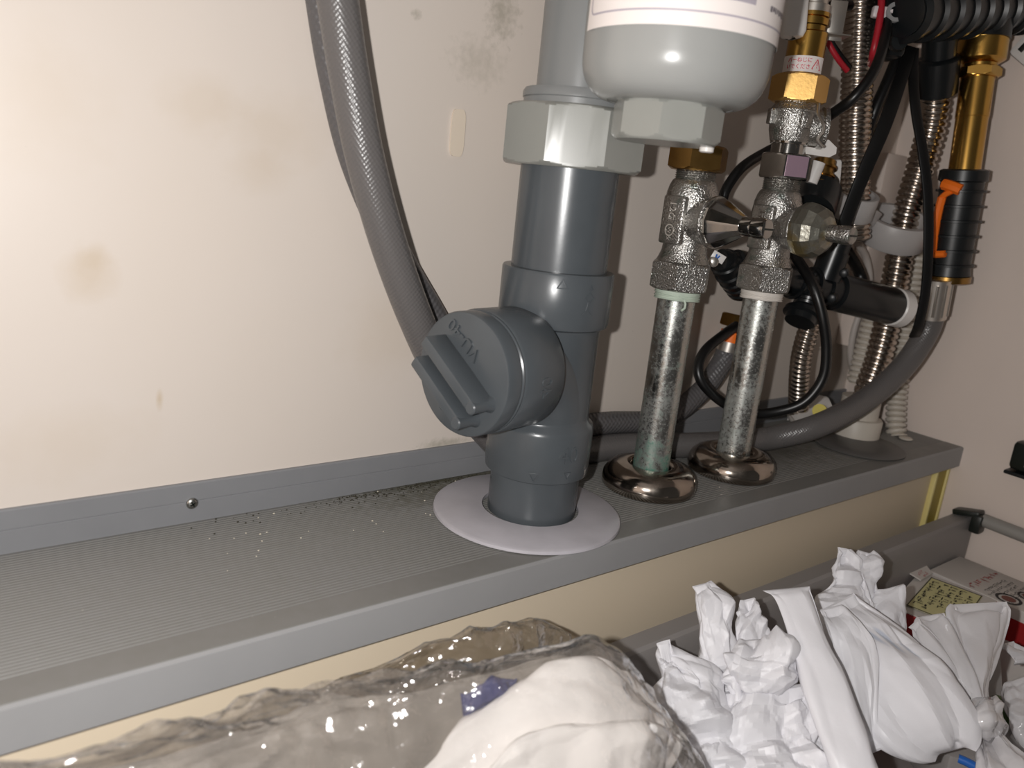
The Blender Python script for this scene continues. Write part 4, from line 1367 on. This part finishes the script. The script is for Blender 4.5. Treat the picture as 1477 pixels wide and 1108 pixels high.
# -- white carrier bag, crumpled heap
wb = thing('carrier_bag', 'crumpled opaque white plastic carrier bag with a broad flat handle strap', 'plastic bag', at(1120, 1130, .37))
mb = MB()
pouch(mb, [(946, 928, 966, 922, .372, .003), (931, 946, 1000, 938, .370, .010), (934, 985, 1030, 970, .366, .013), (955, 1050, 1060, 1030, .360, .016), (985, 1130, 1120, 1120, .352, .020), (1000, 1210, 1160, 1200, .350, .020)], .012, .024, 4, 90, 96, .003, 4)
pouch(mb, [(998, 846, 1022, 840, .394, .003), (993, 862, 1050, 858, .392, .008), (997, 905, 1064, 886, .388, .011), (1004, 960, 1078, 945, .382, .013), (1020, 1030, 1110, 1020, .374, .016)], .011, .024, 7, 90, 96, .003, 3)
pouch(mb, [(1072, 866, 1088, 862, .398, .002), (1060, 882, 1096, 874, .396, .006), (1052, 915, 1112, 905, .392, .009), (1050, 960, 1140, 940, .386, .012), (1060, 1010, 1150, 1000, .38, .012)], .009, .020, 12, 80, 84, .003, 3)
pouch(mb, [(1066, 924, 1122, 920, .374, .003), (1040, 946, 1146, 938, .368, .009), (1034, 982, 1142, 978, .364, .012), (1050, 1020, 1150, 1020, .362, .012), (1070, 1060, 1160, 1060, .362, .009)], .014, .022, 21, 100, 100, .003, 4)
pouch(mb, [(1030, 1000, 1170, 985, .366, .008), (1000, 1040, 1190, 1030, .360, .014), (985, 1085, 1215, 1080, .352, .018), (985, 1150, 1250, 1140, .346, .020), (1000, 1220, 1280, 1220, .344, .020)], .014, .028, 31, 100, 110, .003, 5)
mb.build('bag_heap', M_BAG, wb, 9)
mb = MB()
pouch(mb, [(1100, 852, 1168, 846, .386, .003), (1118, 868, 1178, 868, .382, .005), (1140, 925, 1196, 918, .370, .006), (1158, 985, 1224, 978, .358, .007), (1178, 1045, 1248, 1042, .346, .007), (1196, 1100, 1266, 1100, .336, .007), (1220, 1180, 1295, 1180, .325, .007)], .0028, .026, 2, 90, 60, .0012, 3, 3.0, .7, (1, 0))
mb.build('handle_strap', M_BAG, wb, 14)
# -- second carrier bag: upright loop and smooth folded flank
wb2 = thing('carrier_bag', 'white plastic bag with an upright pointed loop between the strap and the knotted bag', 'plastic bag', at(1290, 1090, .40))
mb = MB()
pouch(mb, [(1208, 789, 1224, 792, .452, .002), (1199, 806, 1238, 806, .450, .004), (1190, 835, 1252, 832, .444, .007), (1184, 868, 1262, 866, .436, .008), (1188, 910, 1275, 905, .426, .010)], .008, .020, 41, 80, 84, .002, 3)
pouch(mb, [(1237, 793, 1254, 798, .456, .002), (1234, 815, 1268, 810, .452, .004), (1236, 850, 1270, 848, .446, .005), (1245, 890, 1290, 890, .438, .006)], .006, .018, 44, 70, 70, .002, 3)
pouch(mb, [(1268, 852, 1304, 842, .446, .002), (1262, 866, 1305, 862, .444, .004), (1266, 890, 1303, 888, .438, .005), (1280, 930, 1310, 925, .43, .005)], .006, .016, 47, 70, 70, .002, 2)
mb.build('upright_loop', M_BAG, wb2, 9)
mb = MB()
pouch(mb, [(1176, 884, 1232, 856, .418, .003), (1184, 925, 1272, 884, .408, .009), (1200, 980, 1318, 925, .396, .012), (1228, 1040, 1366, 975, .384, .013), (1258, 1075, 1396, 1028, .376, .013), (1300, 1094, 1400, 1062, .372, .009), (1340, 1092, 1392, 1078, .372, .004)], .009, .030, 52, 120, 110, .003, 4, 2.4)
k = Mat('white_film_blue_print', srgb(222, 221, 225), .36, 0, .4)     # faint printed stripes on this bag
fk = mb.build('folded_flank', M_BAG, wb2, 9)
fo = np.array(wloc(fk))
for u_, v_ in ((1226, 890), (1243, 900), (1262, 912), (1280, 924), (1300, 940)):
    q = at(u_, v_, .393) - fo
    k.blot(tuple(q), (.0020, .012, .0052), srgb(176, 186, 204), .7, 60, .6, .3)
k.bumpn(k.noise(120, 3), .12, .001)
fk.data.materials[0] = k.done()
mb = MB()
pouch(mb, [(1180, 880, 1214, 872, .404, .003), (1188, 905, 1246, 896, .396, .006), (1200, 950, 1268, 928, .388, .007), (1214, 1000, 1274, 978, .378, .007), (1232, 1050, 1272, 1034, .370, .005), (1250, 1090, 1275, 1080, .366, .003)], .006, .022, 58, 100, 80, .002, 3, 2.4)
mb.build('front_fold', M_BAG, wb2, 9)

# -- knotted milky bag
kb = thing('knotted_bag', 'translucent white plastic bag tied in a knot with fanned ears at the right edge', 'plastic bag', at(1430, 1130, .36))
mb = MB()
pouch(mb, [(1374, 872, 1452, 868, .432, .002), (1366, 884, 1462, 882, .430, .008), (1372, 915, 1460, 915, .424, .012), (1384, 955, 1446, 955, .412, .012), (1394, 990, 1432, 992, .402, .010), (1400, 1015, 1432, 1015, .396, .008)], .005, .024, 61, 80, 80, .003, 4, 2.4, .8, (1, 0))
pouch(mb, [(1322, 890, 1362, 884, .424, .002), (1318, 905, 1376, 896, .422, .006), (1336, 940, 1392, 930, .414, .010), (1362, 975, 1408, 965, .404, .010), (1390, 1008, 1420, 1005, .396, .008)], .005, .022, 64, 80, 80, .003, 4, 2.4, .8, (1, 0))
pouch(mb, [(1310, 905, 1326, 892, .416, .002), (1316, 930, 1352, 912, .412, .006), (1345, 970, 1384, 955, .404, .008), (1380, 1005, 1408, 1000, .396, .006)], .004, .02, 66, 60, 60, .002, 3, 2.0, .8, (1, 0))
mb.build('fanned_ears', M_MILK, kb, 30)
mb = MB()
pouch(mb, [(1396, 1008, 1436, 1004, .392, .008), (1392, 1022, 1448, 1016, .386, .013), (1392, 1042, 1454, 1040, .382, .015), (1398, 1060, 1450, 1062, .382, .012), (1406, 1072, 1444, 1074, .384, .008)], .004, .014, 71, 70, 80, .002, 6)
mb.build('knot', M_MILK, kb, 30)
mb = MB()
pouch(mb, [(1404, 1062, 1448, 1060, .382, .007), (1402, 1085, 1470, 1080, .374, .014), (1400, 1120, 1500, 1110, .366, .020), (1400, 1180, 1530, 1180, .36, .024)], .006, .026, 75, 80, 90, .004, 6, 2.0, .8, (0, 1))
mb.build('bag_body', M_MILK, kb, 30)

# -- another clear bag at the right edge
mb = MB()
pouch(mb, [(1448, 985, 1490, 970, .44, .004), (1446, 1010, 1520, 1000, .436, .012), (1452, 1045, 1540, 1040, .43, .016), (1470, 1090, 1560, 1090, .42, .014)], .006, .024, 81, 70, 70, .002, 3)
o = mb.build('clear_bag', M_MILK, smooth=30); tag(o, 'small cloudy plastic bag bottom right behind the knot', 'plastic bag')
mb = MB()
pouch(mb, [(1440, 930, 1462, 925, .47, .003), (1448, 942, 1490, 935, .466, .006), (1462, 960, 1510, 955, .46, .006)], .005, .018, 84, 50, 50, .002, 3)
o = mb.build('clear_bag', M_MILK, smooth=30); tag(o, 'scrap of cloudy film right of the fanned bag ears', 'plastic bag')
# things peeping out under the bags
mb = MB().box(at(1392, 1085, .43), (.05, .05, .03), U=_r0, V=(.62, .78, 0), bev=.002)
o = mb.build('grey_packet', M_DRAWER); tag(o, 'grey packet under the bags near the knot', 'packet')
mb = MB().tube([at(1382, 1094, .404), at(1396, 1100, .402), at(1410, 1108, .400)], .0022, 14)
o = mb.build('blue_strap', M_BLUEP); tag(o, 'bright blue plastic strap below the knotted bag', 'strap')
mb = MB().box(at(1468, 1052, .455), (.03, .03, .02), U=_r0 + .4 * np.array([0, 0, -1]), V=(.62, .78, 0), bev=.004)
o = mb.build('green_packet', M_GREENP); tag(o, 'green packet between the knot and the cloudy bag', 'packet')
mb = MB().box(at(1395, 968, .475), (.045, .03, .003), U=_r0 - .25 * np.array([0, 0, 1]), V=(.3, .5, .6), bev=.0008)
o = mb.build('grey_card', M_DRAWER); tag(o, 'grey card edge behind the knotted bag', 'card')

# -- clear bag with white pad in the foreground
cb = thing('clear_bag', 'large crinkled clear plastic bag holding a folded white pad in the foreground', 'plastic bag', at(600, 1180, .27))
mb = MB()   # outer film
pouch(mb, [(-80, 1092, -40, 1420, .190, .014), (40, 1082, 60, 1420, .198, .018), (210, 1044, 200, 1420, .218, .023), (330, 1018, 330, 1420, .236, .027), (430, 992, 450, 1400, .253, .030), (560, 972, 580, 1380, .271, .032),
           (690, 938, 700, 1360, .288, .038), (800, 922, 810, 1340, .300, .040), (868, 920, 890, 1320, .308, .040), (945, 998, 950, 1300, .314, .036), (1003, 1075, 1000, 1280, .318, .024), (1035, 1140, 1030, 1260, .32, .004)],
      .006, .020, 91, 200, 150, .0015, 4, 1.6, .8, (1, 1), 1.0)
mb.build('front_film', M_FILM, cb, 20)
mb = MB()   # back lobe standing up against the panel
pouch(mb, [(430, 996, 440, 1060, .292, .003), (520, 968, 530, 1050, .304, .007), (600, 930, 620, 1030, .314, .008), (655, 912, 680, 1010, .322, .009), (720, 900, 740, 1000, .332, .009), (772, 886, 790, 990, .340, .008), (806, 896, 812, 970, .346, .006), (824, 914, 826, 950, .349, .003)],
      .006, .018, 95, 130, 90, .002, 4, 1.4)
mb.build('rear_film', M_FILMT, cb, 20)
pd = thing('folded_pad', 'folded soft white pad inside the clear bag', 'pad', at(800, 1180, .30))
mb = MB()
pouch(mb, [(540, 1130, 640, 1260, .272, .008), (590, 1090, 720, 1200, .278, .011), (665, 1034, 800, 1180, .286, .013), (750, 976, 880, 1160, .294, .014), (815, 940, 945, 1130, .300, .014), (866, 932, 978, 1090, .306, .011), (905, 968, 980, 1050, .310, .004)],
      .006, .030, 101, 110, 90, .0015, 3, 1.6)
mb.build('upper_fold', M_PAD, pd, 14)
mb = MB()
pouch(mb, [(690, 1120, 720, 1230, .268, .004), (745, 1062, 800, 1210, .273, .007), (830, 1042, 870, 1190, .281, .007), (920, 1036, 930, 1160, .288, .006), (964, 1050, 956, 1120, .294, .003)], .005, .026, 105, 90, 80, .001, 3, 1.6)
mb.build('lower_fold', M_PAD, pd, 14)
mb = MB()
pouch(mb, [(664, 1000, 668, 1036, .284, .002), (682, 988, 690, 1030, .286, .004), (715, 980, 722, 1012, .289, .004), (746, 978, 744, 992, .292, .002)], .003, .012, 111, 60, 50, .001, 3)
o = mb.build('blue_cloth', M_BLUE, smooth=20); tag(o, 'small navy blue cloth corner inside the clear bag above the white pad', 'cloth')
mb = MB()
pouch(mb, [(-90, 1130, -60, 1420, .196, .006), (60, 1112, 80, 1420, .206, .008), (240, 1074, 260, 1400, .228, .010), (420, 1030, 450, 1380, .254, .011), (560, 1000, 600, 1340, .274, .011), (690, 968, 720, 1300, .296, .010), (780, 950, 800, 1200, .308, .006), (830, 955, 840, 1100, .316, .003)],
      .006, .026, 121, 130, 100, .002, 4, 1.6)
o = mb.build('taupe_wrapping', M_TAUPE, smooth=20); tag(o, 'crumpled grey-taupe wrapping sheet inside the clear bag, left of the white pad', 'wrapping')

# -- grit collected on the ledge along the strip behind the flange
rg = random.Random(5)
for nm, cnt, mt, lab in (('dark_grit', 260, simple('dark_grit', (52, 48, 36), .9), 'dark dirt grains along the wall strip behind the white disc'),
                         ('pale_grit', 70, simple('pale_grit', (204, 196, 180), .8), 'pale specks scattered on the ledge near the white disc')):
    mb = MB()
    for _ in range(cnt):
        if nm == 'dark_grit':
            x_, y_ = rg.gauss(.055, .040), -.0035 - abs(rg.gauss(0, .006))
        else:
            x_, y_ = rg.uniform(-.08, .30), -.004 - abs(rg.gauss(0, .030))
        if y_ < -.10 or math.hypot(x_ - fc[0], y_ - fc[1]) < .0515 or min(math.hypot(x_ - q[0], y_ - q[1]) for q in (V1, V2)) < .030: continue
        r_ = rg.uniform(.00025, .0006)
        a_ = rg.uniform(0, 3)
        mb.rings([[(x_ + q_ * math.cos(a_ + t_), y_ + q_ * math.sin(a_ + t_) * .8, z_) for t_ in (0, 1.3, 2.4, 3.6, 5.0)] for q_, z_ in ((r_, .0), (r_ * .9, r_ * .5), (r_ * .4, r_ * .9))])
    o = mb.build(nm, mt, smooth=0, kind='stuff'); tag(o, lab, 'grit')
